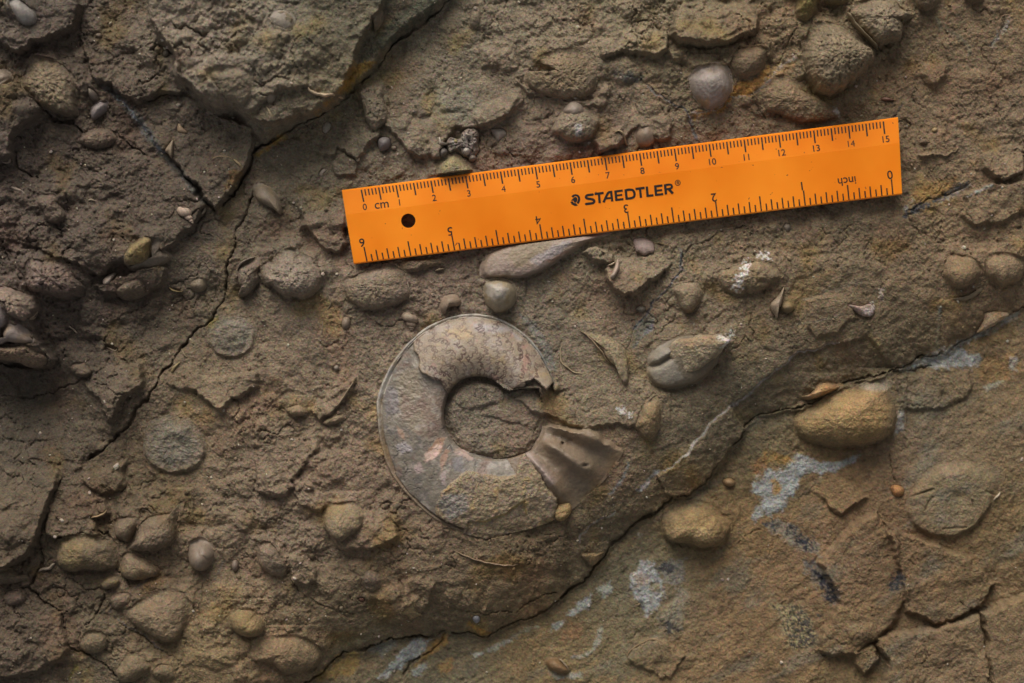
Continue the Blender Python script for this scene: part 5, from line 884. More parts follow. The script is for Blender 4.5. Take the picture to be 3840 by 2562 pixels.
for s, w, c, op in VEINS:
    p = spline(pts(s), 60, False); b = box(p, 40)
    d, t = pdist(WXX[b], WYY[b], p)
    ww = w * (0.6 + 0.8 * np.clip(0.5 + fbm(GXX[b], GYY[b], 40, 2, seed=301), 0, 1))
    m = (1 - sm(ww * 0.4, ww, d)) * op * np.clip(0.75 + 0.9 * fbm(GXX[b], GYY[b], 30, 3, 0.6, 303), 0, 1)
    COLR[b] += (C(*c) - COLR[b]) * m[..., None]

# -------- sockets under the fossils and stones, then the cracks
def embedded(dd): return not dd.get('level') and dd.get('k') in ('stone', 'shell')
for dd in DOMES:
    p = spline(pts(dd['o']), 60); b = box(p, 30)
    d = sdf(GXX[b], GYY[b], p)
    cy = p[:, 1].mean(); ry = max(np.ptp(p[:, 1]) * 0.5, 1)
    side = np.clip((GYY[b] - cy) / ry, -1, 1)                    # -1 on the upper, +1 on the lower side
    if embedded(dd):
        # the rock runs up onto the stone, most on its upper side
        hug = np.clip(0.42 * dd['h'], 0.5, 3.2) * (0.55 - 0.45 * side) * np.clip(0.75 + 0.8 * fbm(GXX[b], GYY[b], 60, 3, 0.6, 321), 0.2, 1.4)
        H[b] += hug * np.exp(-np.clip(-d, 0, None) / 30.0)
        m = sm(6, 24, d)
    else: m = sm(-2, 12, d)
    H[b] = H[b] * (1 - m) + (HS[b] - 1.2) * m
    # a narrow shaded gap where the stone meets the rock, on its lower side
    H[b] -= 0.6 * dd.get('moat', 0.45) * np.clip(-0.1 + 1.1 * side, 0, 1) * np.exp(-((d + 3) / 8.0) ** 2)
AC = np.array([1380 + 720 * 0.58683, 1140 + 690 * 0.58683])
def am_r(tab, th):
    t = np.array(tab, float)
    return np.interp(th, t[:, 0], t[:, 1]) * 0.58683
_dx = GXX - AC[0]; _dy = -(GYY - AC[1])
_th = np.degrees(np.arctan2(_dy, _dx)) % 360; _r = np.hypot(_dx, _dy)
_in = (_r < am_r(AM_OUT, _th) - 6) & (_r > am_r(AM_IN, _th) + 6) & (_th > 64) & (_th < 340)
H = np.where(_in, HS - 1.6, H)
_o = _r - am_r(AM_OUT, _th)
_lo = (_r < am_r(AM_IN, _th))
H += np.where(_in & (_o < -40), 0, np.exp(-np.clip(_o, 0, None) / 28.0) * (_o > -8 - np.where((_th > 170) & (_th < 300), np.clip(10 + 34 * fbm(GXX, GYY, 60, 3, 0.6, 333), 0, 30), 0)) * np.clip(0.9 + 1.0 * fbm(GXX, GYY, 70, 3, 0.6, 331), 0, 2) * (1.5 - 0.5 * ((_th > 200) & (_th < 300)) - 1.1 * (_th >= 300)) * ((_th > 15) | (_th > 350)))
_wf = np.maximum(sm(205, 260, _th), sm(75, 25, _th))
_fl = _wf * sm(-40, 26, am_r(AM_IN, _th) - _r) * 2.0 + (1 - _wf) * sm(-2, 34, am_r(AM_IN, _th) - _r) * 2.2
H += np.where(_r < am_r(AM_OUT, _th), _fl, 0) 
H += np.where((_th < 64) & (_r < am_r(AM_OUT, _th)), 4.4, 0) * sm(12, 62, am_r(AM_OUT, _th) - _r) * sm(2, 26, _th) * ~_lo
_e = np.abs(_r - am_r(AM_OUT, _th)); H -= np.where((_th > 42) & (_th < 275), 0.7 * np.exp(-(_e / 10) ** 2), 0)
for s, w, dep in CRACKS:
    p = pts(s); b = box(p, 60)
    d, t = pdist(WXX[b], WYY[b], p)
    ww = 0.62 * w * (0.25 + 1.25 * np.clip(0.5 + 0.9 * fbm(GXX[b], GYY[b], 120, 3, seed=311), 0, 1)) * sm(0, 0.06, t) * sm(0, 0.06, 1 - t) + 0.1
    m = 1 - sm(ww * 0.25, ww, d)
    H[b] -= 0.62 * dep * m * (0.35 + 0.5 * np.clip(0.5 + fbm(GXX[b], GYY[b], 90, 2, seed=313), 0, 1))
H = H * (1 - far) + far * (9 * fbm(GXX, GYY, 1500, 5, 0.5, 5) - 2)
# soften the jump to the coarse surroundings
edge = np.maximum(np.maximum(-160 - GXX, GXX - 4000), np.maximum(-160 - GYY, GYY - 2722))

# the ruler rests on the rock: find its height, and keep the rock below it
RQ = np.array([[1281, 712.7], [3368.5, 439], [3383, 729], [1327, 991]])
b = box(RQ, 10)
rin = sdf(GXX[b], GYY[b], RQ) > -6
ZR = float(np.percentile(H[b][rin], 98.5))
H[b] = np.where(rin, np.minimum(H[b], ZR - 0.03), H[b])

# split the rock along its cracks into beds
lab = np.zeros(GXX.shape, np.int8)
for k, s in enumerate(BEDS): lab[sdf(WXX, WYY, pts(s[0])) > 0] = k + 1
V = np.stack([wx(GXX), wy(GYY), H * MM], -1).reshape(-1, 3)
ny, nx = GXX.shape
F = grid_faces(ny, nx)
fl = lab[:-1, :-1].reshape(-1)
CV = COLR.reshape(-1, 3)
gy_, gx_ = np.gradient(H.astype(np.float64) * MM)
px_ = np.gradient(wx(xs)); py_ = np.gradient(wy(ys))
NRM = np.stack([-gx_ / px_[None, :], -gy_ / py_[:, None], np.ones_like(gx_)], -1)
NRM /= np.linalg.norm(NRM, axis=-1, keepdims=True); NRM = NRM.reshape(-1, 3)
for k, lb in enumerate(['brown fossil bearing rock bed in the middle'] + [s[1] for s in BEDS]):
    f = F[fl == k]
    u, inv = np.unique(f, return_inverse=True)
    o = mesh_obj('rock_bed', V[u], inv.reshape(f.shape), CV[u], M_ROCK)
    o.data.normals_split_custom_set_from_vertices(NRM[u].astype(np.float32))
    o['kind'] = 'structure'; o['label'] = lb

# ================================================================== STONES AND SHELLS
def in_ruler(px, py): return sdf(px, py, RQ) > -8
def lift(px, py, z):
    """keep what lies under the ruler below it"""
    return np.where(in_ruler(px, py), np.minimum(z, ZR - 0.05), z)
def dome_arrays(dd, idx):
    p = pts(dd['o'])
    per = np.hypot(*np.diff(np.vstack([p, p[:1]]), axis=0).T).sum()
    rough = dd.get('rough', 0.3) * (1.35 if dd.get('st', 'rock') == 'rock' else 1.0)
    nA = int(np.clip(per / 3.8, 28, 560)); nR = int(np.clip(per / 6.28 / 3.2, 8, 96))
    o = spline(p, nA)
    cen = o.mean(0)
    wob = min(9.0, per * 0.009) * (0.5 + rough * 1.6)
    o_w = (o - cen) / (np.linalg.norm(o - cen, axis=1)[:, None] + 1e-6) * (wob * fbm(o[:, 0], o[:, 1], 30, 3, 0.6, 400 + idx))[:, None]
    pk = pts(dd['pk'])[0] if 'pk' in dd else cen
    t = np.r_[0, (np.arange(1, nR + 1) / nR) ** 1.35]
    P = o[None] * (1 - t[:, None, None]) + pk[None, None] * t[:, None, None] + o_w[None] * np.clip(1 - t * 2.5, 0, 1)[:, None, None] ** 2
    o = o + o_w
    X, Y = P[..., 0], P[..., 1]
    T = np.broadcast_to(t[:, None], X.shape)
    q = dd.get('q', 2.0)
    prof = (1 - (1 - T) ** 2) ** (1.0 / q)
    if not dd.get('level') and dd.get('k') not in ('pebble', 'shell fragment'):
        side = np.clip((Y - cen[1]) / (np.ptp(o[:, 1]) * 0.5), -1, 1)
        prof = (1 - (1 - T) ** 2) ** (1.0 / (q * (0.72 - 0.28 * sm(0.5, -0.9, side) + 0.28 * sm(-0.2, 0.8, side))))
    if 'flat' in dd: prof = np.minimum(prof, dd['flat'] + (prof - dd['flat']) * 0.18)
    # plane through the rock along the outline
    zb = sample(HS, o[:, 0], o[:, 1])
    A = np.c_[o - cen, np.ones(nA)]
    pl, *_ = np.linalg.lstsq(A, zb, rcond=None)
    hd = dd['h'] * ((1.25 if dd['n'] == 'nodule' else 1.45) if embedded(dd) else 1.0)
    base = pl[0] * (X - cen[0]) + pl[1] * (Y - cen[1]) + pl[2]
    if dd.get('level'): base = base * 0 + pl[2]
    z = base + hd * prof
    if 'tilt' in dd:      # one side stands higher
        e = np.array(dd['tilt'], float); l = ((P - cen) @ e)
        z += prof * l / max(np.abs(l).max(), 1e-6) * dd['h'] * 0.45
    env = sm(0, 0.12, T) * (1 - 0 * T)
    st = dd.get('st', 'rock')
    sc = np.clip(per / 600.0, 0.3, 1.6)
    if dd['n'] == 'nodule': z += env * 0.75 * (lumps(X + 9 * pn(X / 30, Y / 30, 160), Y, 90 * sc + 20, 161 + idx) - 0.3) * 1.6
    z += env * rough * (0.9 * fbm(X, Y, 95 * sc, 4, 0.55, 500 + idx) * sc + 0.7 * fbm(X, Y, 34, 3, 0.62, 520 + idx, True) * sc)
    if st in ('rock', 'pitted'):
        z += env * rough * 0.55 * fbm(X, Y, 15, 3, 0.7, 540 + idx)
    hole = np.zeros_like(z)
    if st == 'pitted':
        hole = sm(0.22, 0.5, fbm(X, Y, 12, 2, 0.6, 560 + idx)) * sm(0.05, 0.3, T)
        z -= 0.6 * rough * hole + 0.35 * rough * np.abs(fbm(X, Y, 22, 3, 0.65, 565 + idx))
    if 'rings' in dd:
        n, a = dd['rings']
        z += a * np.sin(2 * np.pi * n * T + 0.8 * fbm(X, Y, 120, 2, 0.5, 580 + idx)) * sm(0, .1, T)
    if 'dent' in dd:
        for s_, dep, rr in dd['dent']:
            c_ = pts(s_)[0]; z -= dep * np.exp(-((X - c_[0]) ** 2 + (Y - c_[1]) ** 2) / rr ** 2)
    if 'groove' in dd:
        for s_, dep, w_ in dd['groove']:
            dg, _t = pdist(X, Y, pts(s_)); z -= dep * np.exp(-(dg / w_) ** 2)
    if embedded(dd):      # flush with the rock along the rim: a gentle rise above, a steep edge below
        hr = sample(H, o[:, 0], o[:, 1]); kk = max(nA // 16, 1) * 2 + 1
        hr = np.convolve(np.r_[hr[-kk:], hr, hr[:kk]], np.ones(kk) / kk, 'same')[kk:-kk]
        sd_ = np.clip((o[:, 1] - cen[1]) / (np.ptp(o[:, 1]) * 0.5), -1, 1)
        wd = 0.10 + 0.34 * sm(0.35, -0.75, sd_)
        w = sm(0, 1, T / wd[None])
        z = (hr[None] + 0.12) * (1 - w) + np.maximum(z, base + 0.22 * hd * prof) * w
    z = lift(X, Y, z)
    col = np.zeros(X.shape + (3,)) + C(*dd['c']) * (0.86 if st == 'smooth' else 1.0)
    col *= (1 + 0.24 * fbm(X, Y, 70 * sc, 4, 0.55, 600 + idx) + 0.10 * fbm(X, Y, 16, 2, 0.5, 605 + idx))[..., None]
    if 'c2' in dd:
        m = sm(-0.05, 0.4, fbm(X, Y, 90 * sc, 4, 0.6, 620 + idx) + dd.get('c2b', 0))
        col += (C(*dd['c2']) - col) * (0.8 * m)[..., None]
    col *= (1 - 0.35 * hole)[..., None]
    for s_, cc, op in dd.get('paint', ()):
        m = stain_mask(X, Y, pts(s_), 7, 16, 26, 640 + idx) * op
        col += (C(*cc) - col) * m[..., None]
    col = stain_on(X, Y, col)
    if not dd.get('level') and dd.get('k') not in ('pebble', 'shell fragment'):   # the surrounding clay smears over the rim
        if dd['n'] == 'nodule': col += (sample(COLR, X, Y) - col) * 0.5
        e = (1 - sm(0.0, 0.5 if st in ('rock', 'pitted') else 0.3, T + 0.2 * fbm(X, Y, 40, 3, 0.6, 660 + idx))) * (0.75 if st in ('rock', 'pitted') else 0.55)
        col += (sample(COLR, X, Y) - col) * e[..., None]
    # skirt into the rock and a closed underside
    zs = z[0] - 3.0
    X = np.vstack([X[0][None], X]); Y = np.vstack([Y[0][None], Y]); z = np.vstack([zs[None], z]); col = np.concatenate([col[:1], col])
    n2, m2 = X.shape
    V = np.stack([wx(X), wy(Y), z * MM], -1).reshape(-1, 3)
    F = grid_faces(n2, m2, True)[:, ::-1]
    V = np.vstack([V, [[wx(cen[0]), wy(cen[1]), zs.min() * MM]]])
    k = np.arange(m2); bot = np.stack([k, k, (k + 1) % m2, np.full(m2, len(V) - 1)], -1)
    cols = np.vstack([col.reshape(-1, 3), col[0, :1]])
    loc = (float(wx(cen[0])), float(wy(cen[1])), float(pl[2]) * MM)
    return V, F, cols, loc, k, m2
def build_dome(dd, idx, parent=None):
    V, F, cols, loc, k, m2 = dome_arrays(dd, idx)
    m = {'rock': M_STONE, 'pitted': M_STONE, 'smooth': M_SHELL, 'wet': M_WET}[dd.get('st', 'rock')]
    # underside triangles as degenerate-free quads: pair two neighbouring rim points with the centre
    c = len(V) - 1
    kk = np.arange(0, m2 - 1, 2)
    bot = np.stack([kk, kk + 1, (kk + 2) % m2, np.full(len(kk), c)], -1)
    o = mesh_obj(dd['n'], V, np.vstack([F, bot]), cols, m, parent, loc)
    if parent is None: tag(o, dd['l'], dd['k'], dd.get('g'))
    return o
for i, dd in enumerate(DOMES):
    o = build_dome(dd, i)
    for j, pp in enumerate(dd.get('parts', ())):
        build_dome(pp, 300 + i * 5 + j, o)

def build_blade(bb, idx):
    """a thin curved shell edge standing out of the rock"""
    p = spline(pts(bb['o']), int(np.clip(np.hypot(*np.diff(pts(bb['o']), axis=0).T).sum() / 6, 10, 120)), False)
    n = len(p); t = np.linspace(0, 1, n)
    p = p + np.c_[fbm(p[:, 0], p[:, 1], 25, 2, seed=700 + idx), fbm(p[:, 0], p[:, 1], 25, 2, seed=705 + idx)] * 3
    tan = np.gradient(p, axis=0); tan /= np.linalg.norm(tan, axis=1)[:, None] + 1e-9
    nor = np.c_[-tan[:, 1], tan[:, 0]]
    tp = np.clip(np.sin(np.pi * t) ** 0.5, 0.12, 1) if bb.get('taper', 1) else np.clip(np.minimum(t, 1 - t) * 12, .3, 1)
    w = bb['w'] * tp * (0.8 + 0.5 * fbm(p[:, 0], p[:, 1], 40, 2, seed=710 + idx)); h = bb['h'] * tp
    prof = [(-0.55, -2.0), (-0.5, 0.55), (-0.28, 0.95), (0.05, 1.0), (0.36, 0.7), (0.5, 0.1), (0.6, -2.0)]
    if bb.get('flip'): prof = [(-a, b_) for a, b_ in prof][::-1]
    base = sample(HS, p[:, 0], p[:, 1]) * 0.5 + sample(H, p[:, 0], p[:, 1]) * 0.5
    base = np.convolve(np.pad(base, 3, mode='edge'), np.ones(7) / 7, 'valid')
    V = []
    for a, hh in prof:
        q = p + nor * (a * w)[:, None]
        z = base + np.where(hh > 0, hh * h, hh) + 0.05 * fbm(q[:, 0], q[:, 1], 14, 2, seed=715 + idx)
        z = lift(q[:, 0], q[:, 1], z)
        V.append(np.c_[wx(q[:, 0]), wy(q[:, 1]), z * MM])
    V = np.stack(V, 1).reshape(-1, 3); m = len(prof)
    F = grid_faces(n, m)
    caps = [[m - 1, 5, 1, 0], [5, 4, 2, 1], [5, 4, 3, 2]]
    F = np.vstack([F, [[0, 1, 5, 6], [1, 2, 4, 5]], np.array([[0, 1, 5, 6], [1, 2, 4, 5]])[:, ::-1] + (n - 1) * m])
    x, y = np.repeat(p[:, 0], m), np.repeat(p[:, 1], m)
    col = np.zeros((len(V), 3)) + C(*bb['c']); col *= (1 + 0.3 * fbm(x, y, 30, 3, 0.6, 720 + idx))[:, None]
    c = p[n // 2]
    o = mesh_obj(bb['n'], V, F, col, M_SHELL, None, (float(wx(c[0])), float(wy(c[1])), float(base[n // 2]) * MM))
    tag(o, bb['l'], bb['k'], bb.get('g'))
for i, bb in enumerate(BLADES): build_blade(bb, i)

# ------------------------------------------------------------------ snails: a coiled tube round a slanting axis
def build_snail(sn):
    a, b_ = pts(sn['axis'])         # aperture end, apex
    L = np.hypot(*(b_ - a)); ax = (b_ - a) / L; nrm = np.array([-ax[1], ax[0]])
    turns, ratio = sn['turns'], sn['ratio']
    n = int(turns * 30); m = 14
    ph = np.linspace(0, turns * 2 * np.pi, n)
    g = ratio ** (ph / (2 * np.pi))                    # shrink per turn
    Rw = sn['w'] * 0.5
    tot = 1 - ratio ** turns
    ta = 0.62 * L * g * (1 - ratio) / tot * 0.9          # half height of a whorl along the axis
    tr = Rw * 0.56 * g; cr = Rw * 0.46 * g               # its half width and distance from the axis
    al = ta[0] * 0.75 + (L - ta[0] * 0.75) * (1 - g) / tot
    c0 = sample(HS, *a) ; z0 = c0 / S * MM + Rw * sn.get('up', 0.35)
    V = []; cols = []
    for i in range(n):
        rad = np.array([np.cos(ph[i]), np.sin(ph[i])])
        for k in range(m):
            t = 2 * np.pi * k / m
            rr = cr[i] + tr[i] * np.cos(t); ll = al[i] + ta[i] * np.sin(t)
            x2, z2 = rr * rad[0], rr * rad[1]
            q = a + ax * ll + nrm * x2
            V.append((wx(q[0]), wy(q[1]), (z0 + z2) * S))
            cols.append(C(*sn['c']) * (1 + 0.14 * math.sin(ph[i] * 9) + 0.1 * math.sin(k * 2.1 + i * .3)))
    V = np.array(V, float)
    F = grid_faces(n, m, True)
    # close both ends
    V = np.vstack([V, V[:m].mean(0), V[-m:].mean(0)]); cols += [cols[0], cols[-1]]
    k = np.arange(0, m, 2)
    F = np.vstack([F, np.stack([(k + 2) % m, k + 1, k, np.full(len(k), n * m)], -1), np.stack([k, k + 1, (k + 2) % m, np.full(len(k), n * m + 1)], -1) + np.array([(n - 1) * m] * 3 + [0])])
    o = mesh_obj('sea_snail', V, F, np.array(cols), M_SHELL, None, (float(wx(a[0])), float(wy(a[1])), float(c0) * MM))
    tag(o, sn['l'], 'snail shell', sn.get('g'))
for sn in SNAILS: build_snail(sn)

# ------------------------------------------------------------------ loose grit and crumbs lying on the rock
def build_grit(n=9000):
    r_ = np.random.RandomState(11)
    x = r_.uniform(-100, 3940, n * 3); y = r_.uniform(-100, 2660, n * 3)
    dens = 0.15 + 0.85 * sm(-0.1, 0.5, fbm(x, y, 260, 3, 0.6, 901)) * np.clip(sample(LZ, x, y) + 0.15, 0, 1)
    dens = dens * (1 - 0.6 * sample(CB, x, y))
    ok = (r_.rand(n * 3) < dens) & (sdf(x, y, RQ) < -5)
    rr = np.hypot(x - AC[0], y - AC[1]); ok &= (rr > 470) | (rr < 120)
    x, y = x[ok][:n], y[ok][:n]; n = len(x)
    g = (1 + 5 ** 0.5) / 2
    iv = np.array([(-1, g, 0), (1, g, 0), (-1, -g, 0), (1, -g, 0), (0, -1, g), (0, 1, g), (0, -1, -g), (0, 1, -g), (g, 0, -1), (g, 0, 1), (-g, 0, -1), (-g, 0, 1)]) / 1.9
    it = np.array([(0, 11, 5), (0, 5, 1), (0, 1, 7), (0, 7, 10), (0, 10, 11), (1, 5, 9), (5, 11, 4), (11, 10, 2), (10, 7, 6), (7, 1, 8), (3, 9, 4), (3, 4, 2), (3, 2, 6), (3, 6, 8), (3, 8, 9), (4, 9, 5), (2, 4, 11), (6, 2, 10), (8, 6, 7), (9, 8, 1)])
    rad = 2.3 + 4.6 * r_.rand(n) ** 3 + (r_.rand(n) < 0.02) * r_.uniform(2, 6, n)
    sx, sy, sz = [rad * r_.uniform(0.6, 1.3, n) for _ in range(3)]
    an = r_.uniform(0, 6.28, n)
    P = iv[None] * (1 + 0.25 * r_.uniform(-1, 1, (n, 12, 1)))
    lx = P[..., 0] * sx[:, None]; ly = P[..., 1] * sy[:, None]; lz = P[..., 2] * sz[:, None] * 0.8
    X = x[:, None] + lx * np.cos(an)[:, None] - ly * np.sin(an)[:, None]
    Y = y[:, None] + lx * np.sin(an)[:, None] + ly * np.cos(an)[:, None]
    Z = sample(H, x, y)[:, None] * MM + (lz + 0.35 * sz[:, None]) * S
    V = np.stack([wx(X), wy(Y), Z], -1).reshape(-1, 3)
    F = (it[None] + (np.arange(n) * 12)[:, None, None]).reshape(-1, 3)
    c = sample(COLR, x, y) * (1 + 0.30 * r_.uniform(-1, 1, (n, 1)))
    pale = r_.rand(n) < 0.10
    c[pale] = C(150, 138, 116) * r_.uniform(0.8, 1.15, (pale.sum(), 1))
    o = mesh_obj('grit', V, F, np.repeat(c, 12, 0), M_STONE, None, None, False)
    o['kind'] = 'stuff'; o['label'] = 'loose sand grains and tiny crumbs scattered over the rock'
build_grit()

# ================================================================== THE AMMONITE
def build_ammonite():
    nT, nS = 900, 96
    s = np.zeros((nT, 1)) + np.linspace(0, 1, nS)[None]
    end = 353 + 5 * fbm(np.linspace(0, 1, nS), np.zeros(nS), 0.3, 3, 0.6, 808) - 5 * sm(0.5, 1, np.linspace(0, 1, nS))
    th = 18 + np.linspace(0, 1, nT)[:, None] * (end - 18)[None, :]
    ri, ro = am_r(AM_IN, th[:, 0])[:, None], am_r(AM_OUT, th[:, 0])[:, None]
    r = ri + (ro - ri) * s
    X = AC[0] + r * np.cos(np.radians(th)); Y = AC[1] - r * np.sin(np.radians(th))
    jx = X + 7 * fbm(X, Y, 40, 3, 0.6, 800); jy = Y + 7 * fbm(X, Y, 40, 3, 0.6, 801)
    base = sample(HS, X, Y)
    base = base * 0.35 + np.median(base[(th > 60) & (th < 200)]) * 0.65 * (1 - sm(285, 340, th)) + base * 0.65 * sm(285, 340, th)
    # whorl section: steep wall at the navel, arched flank, narrower keel
    wall = np.maximum(sm(0.0, 0.05, s), 0.45 * sm(225, 250, th))
    arch = 1 - 0.72 * np.clip((s - 0.38) / 0.62, 0, 1) ** 1.7 - 0.45 * np.clip((0.38 - s) / 0.38, 0, 1) ** 2
    full = 6.2 * wall * arch
    z = full.copy()
    n1 = fbm(X, Y, 60, 4, 0.55, 802); n2 = fbm(X, Y, 16, 3, 0.65, 803); n3 = fbm(X, Y, 110, 3, 0.5, 804)
    AMt = th - 12 * (s - 0.5) * (th < 100)
    whorl_m = (sdf(jx, jy, pts("am 1215,470 1140,545 1100,512 1060,485 1010,502 985,560 940,540 905,560 860,535 780,478 680,468 600,488 545,545 518,570 500,545 470,500 400,465 345,440 325,400 335,350 300,300 290,230 340,160 500,70 700,20 1000,120 1250,350")) > 0)
    keel_m = s > 0.935 - 0.02 * fbm(X, Y, 50, 2, seed=805) - 0.03 * (th > 150) * (th < 215)
    keel_m &= th < 262
    rockfill_m = (sdf(jx, jy, pts("am 440,1270 470,1200 600,1080 630,1060 720,1075 800,1090 900,1095 945,1080 960,1000 1000,950 1080,1060 1150,1180 1210,1240 1200,1420 1000,1600 600,1560 430,1350")) > 0) & (th > 225)
    body_m = (th > 300) & ~rockfill_m
    body_m |= (th > 322)
    infill_m = ~(whorl_m | rockfill_m | body_m)
    end_m = whorl_m | (th > 40)
    rag = sm(-6, 6, sdf(jx, jy, pts("am 1215,470 1140,545 1100,512 1060,485 1010,502 985,560 940,540 905,560 860,535 780,478 680,468 600,488 545,545 518,570 500,545 470,500 400,465 345,440 325,400 335,350 300,300 290,230 340,160 500,70 700,20 1000,120 1250,350")))
    # sutured whorl: smooth, slightly pitted
    z_w = full * 1.12 + 0.08 * n1 + 0.06 * n2 * sm(0.0, 0.3, n3)
    # infilled chambers: flatter, with a dished hollow behind the rim and a smooth swelling at the navel
    lump = np.exp(-((X - pts("am 430,690")[0, 0]) ** 2 / 48 ** 2 + (Y - pts("am 430,690")[0, 1]) ** 2 / 80 ** 2))
    dish = np.exp(-((X - pts("am 250,560")[0, 0]) ** 2 / 70 ** 2 + (Y - pts("am 250,560")[0, 1]) ** 2 / 130 ** 2))
    z_i = full * 0.80 + 0.9 * lump - 1.3 * dish * (s < 0.93) + 0.30 * n1 + 0.22 * n2 * (0.4 + 1.6 * dish)
    low = sm(195, 215, th) * (1 - sm(235, 250, th))
    z_i = z_i - 0.2 * low
    # rough rock packed into the next chamber
    shelf = sdf(jx, jy, pts("am 640,1390 760,1380 890,1330 1000,1250 1040,1500 600,1600")) > 0
    z_r = full * 0.92 + 0.9 * n1 + 0.4 * n2 - 0.8 * sm(-3, 3, sdf(jx, jy, pts("am 640,1390 760,1380 890,1330 1000,1250 1040,1600 600,1600")))
    dr = sdf(X, Y, pts("am 440,1270 470,1200 600,1080 630,1060 720,1075 800,1090 900,1095 945,1080 960,1000 1000,950 1080,1060 1150,1180 1210,1240 1200,1420 1000,1600 600,1560 430,1350"))
    z_r += 0.5 * sm(0, 10, dr) - 0.2
    # ribbed body chamber
    def rib(a, w, h): return h * np.exp(-((th - a + 6 * (s - .5)) / w) ** 2)
    grow = sm(0.0, 0.25, s) * (1 - 0.8 * sm(0.6, 1, s))
    z_b = 5.8 * wall * (0.68 - 0.68 * sm(0.5, 1, s) - 0.2 * (1 - sm(0, .3, s)))
    z_b += grow * (rib(348, 3.4, 2.4) + rib(333, 3.8, 3.2) + rib(316, 3.2, 2.6) - rib(341, 2.6, 1.0) - rib(323, 4.0, 0.8))
    z_b += 0.30 * n1 + 0.20 * n2 * (0.5 + 1.2 * sm(-0.1, .4, n3)) + 0.25 * sm(0.1, 0.5, n3) * n2 * (th > 336)
    hole = np.exp(-((X - pts("am 1242,888")[0, 0]) ** 2 + (Y - pts("am 1242,888")[0, 1]) ** 2) / 5.0 ** 2)
    hole2 = np.exp(-((X - pts("am 1385,1026")[0, 0]) ** 2 / 12 ** 2 + (Y - pts("am 1385,1026")[0, 1]) ** 2 / 5 ** 2))
    z_b -= 1.6 * hole + 1.2 * hole2
    z = np.where(whorl_m, z_w * rag + z_i * (1 - rag), np.where(rockfill_m, z_r, np.where(body_m, z_b, z_i)))
    # keel: a raised cord along the outer edge
    kz = 1.5 + 0.45 * (0.6 + 0.8 * np.clip(0.5 + n1, 0, 1)) * np.exp(-((s - 0.965) / 0.018) ** 2) - 2.6 * sm(0.985, 1.0, s) + 0.06 * n2
    z = np.where(keel_m, kz - 0.7 * sm(200, 260, th), z)
    z = np.where((s < 0.935) & (s > 0.9) & (th < 215), z - 0.35 * np.exp(-((s - 0.915) / .012) ** 2), z)
    z = z + base + 0.4
    z[:, 0] = np.where(th[:, 0] > 240, np.minimum(z[:, 0], base[:, 0] + 1.6), base[:, 0] - 1.5); z[:, -1] = np.minimum(z[:, -1], base[:, -1] - 1.6)
    z[-1, :] = base[-1, :] - 1.2
    z[-12:, :] = np.minimum(z[-12:, :], base[-12:, :] + np.linspace(2.0, -1.8, 12)[:, None])
    # ---- colours
    def mixc(c, cc, m): return c + (C(*cc) - c) * np.clip(m, 0, 1)[..., None]
    col = np.zeros(X.shape + (3,)) + C(122, 107, 84)
    col = mixc(col, (130, 118, 102), sm(0.0, 0.4, fbm(X, Y, 70, 3, 0.5, 810)) * 0.8)
    col = mixc(col, (142, 118, 78), sm(-4, 14, sdf(X, Y, pts("am 480,160 620,130 700,210 600,240 520,220")) + 10 * n2) * .7)
    col = mixc(col, (132, 112, 74), sm(0.15, 0.45, fbm(X, Y, 45, 3, 0.6, 811)) * .55)
    col = mixc(col, (140, 100, 84), sm(0.2, 0.5, fbm(X, Y, 55, 3, 0.6, 812)) * .6)
    col = mixc(col, (138, 132, 128), sm(0, 20, sdf(X, Y, pts("am 640,100 900,130 1010,230 960,260 900,190 800,200 680,190"))) * .6)
    # suture lines: crinkled partitions of the chambers
    ss = np.linspace(0.02, 0.93, 420)
    fr = np.sin(2 * np.pi * ss * 4.2) * 2.6 + np.sin(2 * np.pi * ss * 1.3 + .6) * 3.0
    lobes = 1.5 * np.sin(2 * np.pi * ss * 13 + 2.4 * np.sin(2 * np.pi * ss * 4.2)) + 0.9 * np.sin(2 * np.pi * ss * 34)
    dmin = np.full(X.shape, 99.0, np.float32)
    sel = np.where((th[:, 0] > 26) & (th[:, 0] < 152))[0]; sl = np.s_[sel[0]:sel[-1] + 1]
    for k, a in enumerate(np.arange(36, 152, 10.5)):
        w = 1.0 + 0.2 * math.sin(k * 2.3)
        tt = a + fr * w + lobes * (1 + 0.25 * math.sin(k * 1.7)) + 1.2 * pn(ss * 9, ss * 0 + k * 3.3, 815)
        s2 = np.clip(ss + 0.022 * np.sin(2 * np.pi * ss * 17 + k) + 0.014 * np.cos(2 * np.pi * ss * 34), 0, .94)
        rr = am_r(AM_IN, tt) + (am_r(AM_OUT, tt) - am_r(AM_IN, tt)) * s2
        line = np.c_[AC[0] + rr * np.cos(np.radians(tt)), AC[1] - rr * np.sin(np.radians(tt))]
        d, _ = pdist(X[sl], Y[sl], line)
        dmin[sl] = np.minimum(dmin[sl], d)
    sut = (1 - sm(0.8, 3.4, dmin)) * whorl_m * (s < .93)
    fade = np.clip(0.55 + 0.6 * fbm(X, Y, 70, 2, seed=816), .4, 1)
    col = mixc(col, (66, 42, 36), sut * fade)
    z -= 0.12 * sut * fade
    ci = np.zeros(X.shape + (3,)) + C(102, 94, 78)
    ci = mixc(ci, (86, 81, 72), sm(0.0, 0.4, fbm(X, Y, 60, 4, 0.6, 820)) * .8)
    ci = mixc(ci, (112, 100, 78), sm(-6, 14, sdf(jx, jy, pts("am 190,430 330,400 350,560 380,700 400,860 280,820 200,680 180,560"))) * .75)
    ci = mixc(ci, (116, 98, 80), lump * 1.1)
    ci = mixc(ci, (104, 84, 70), sm(0.05, 0.35, fbm(X, Y, 80, 4, 0.6, 824)) * .75)
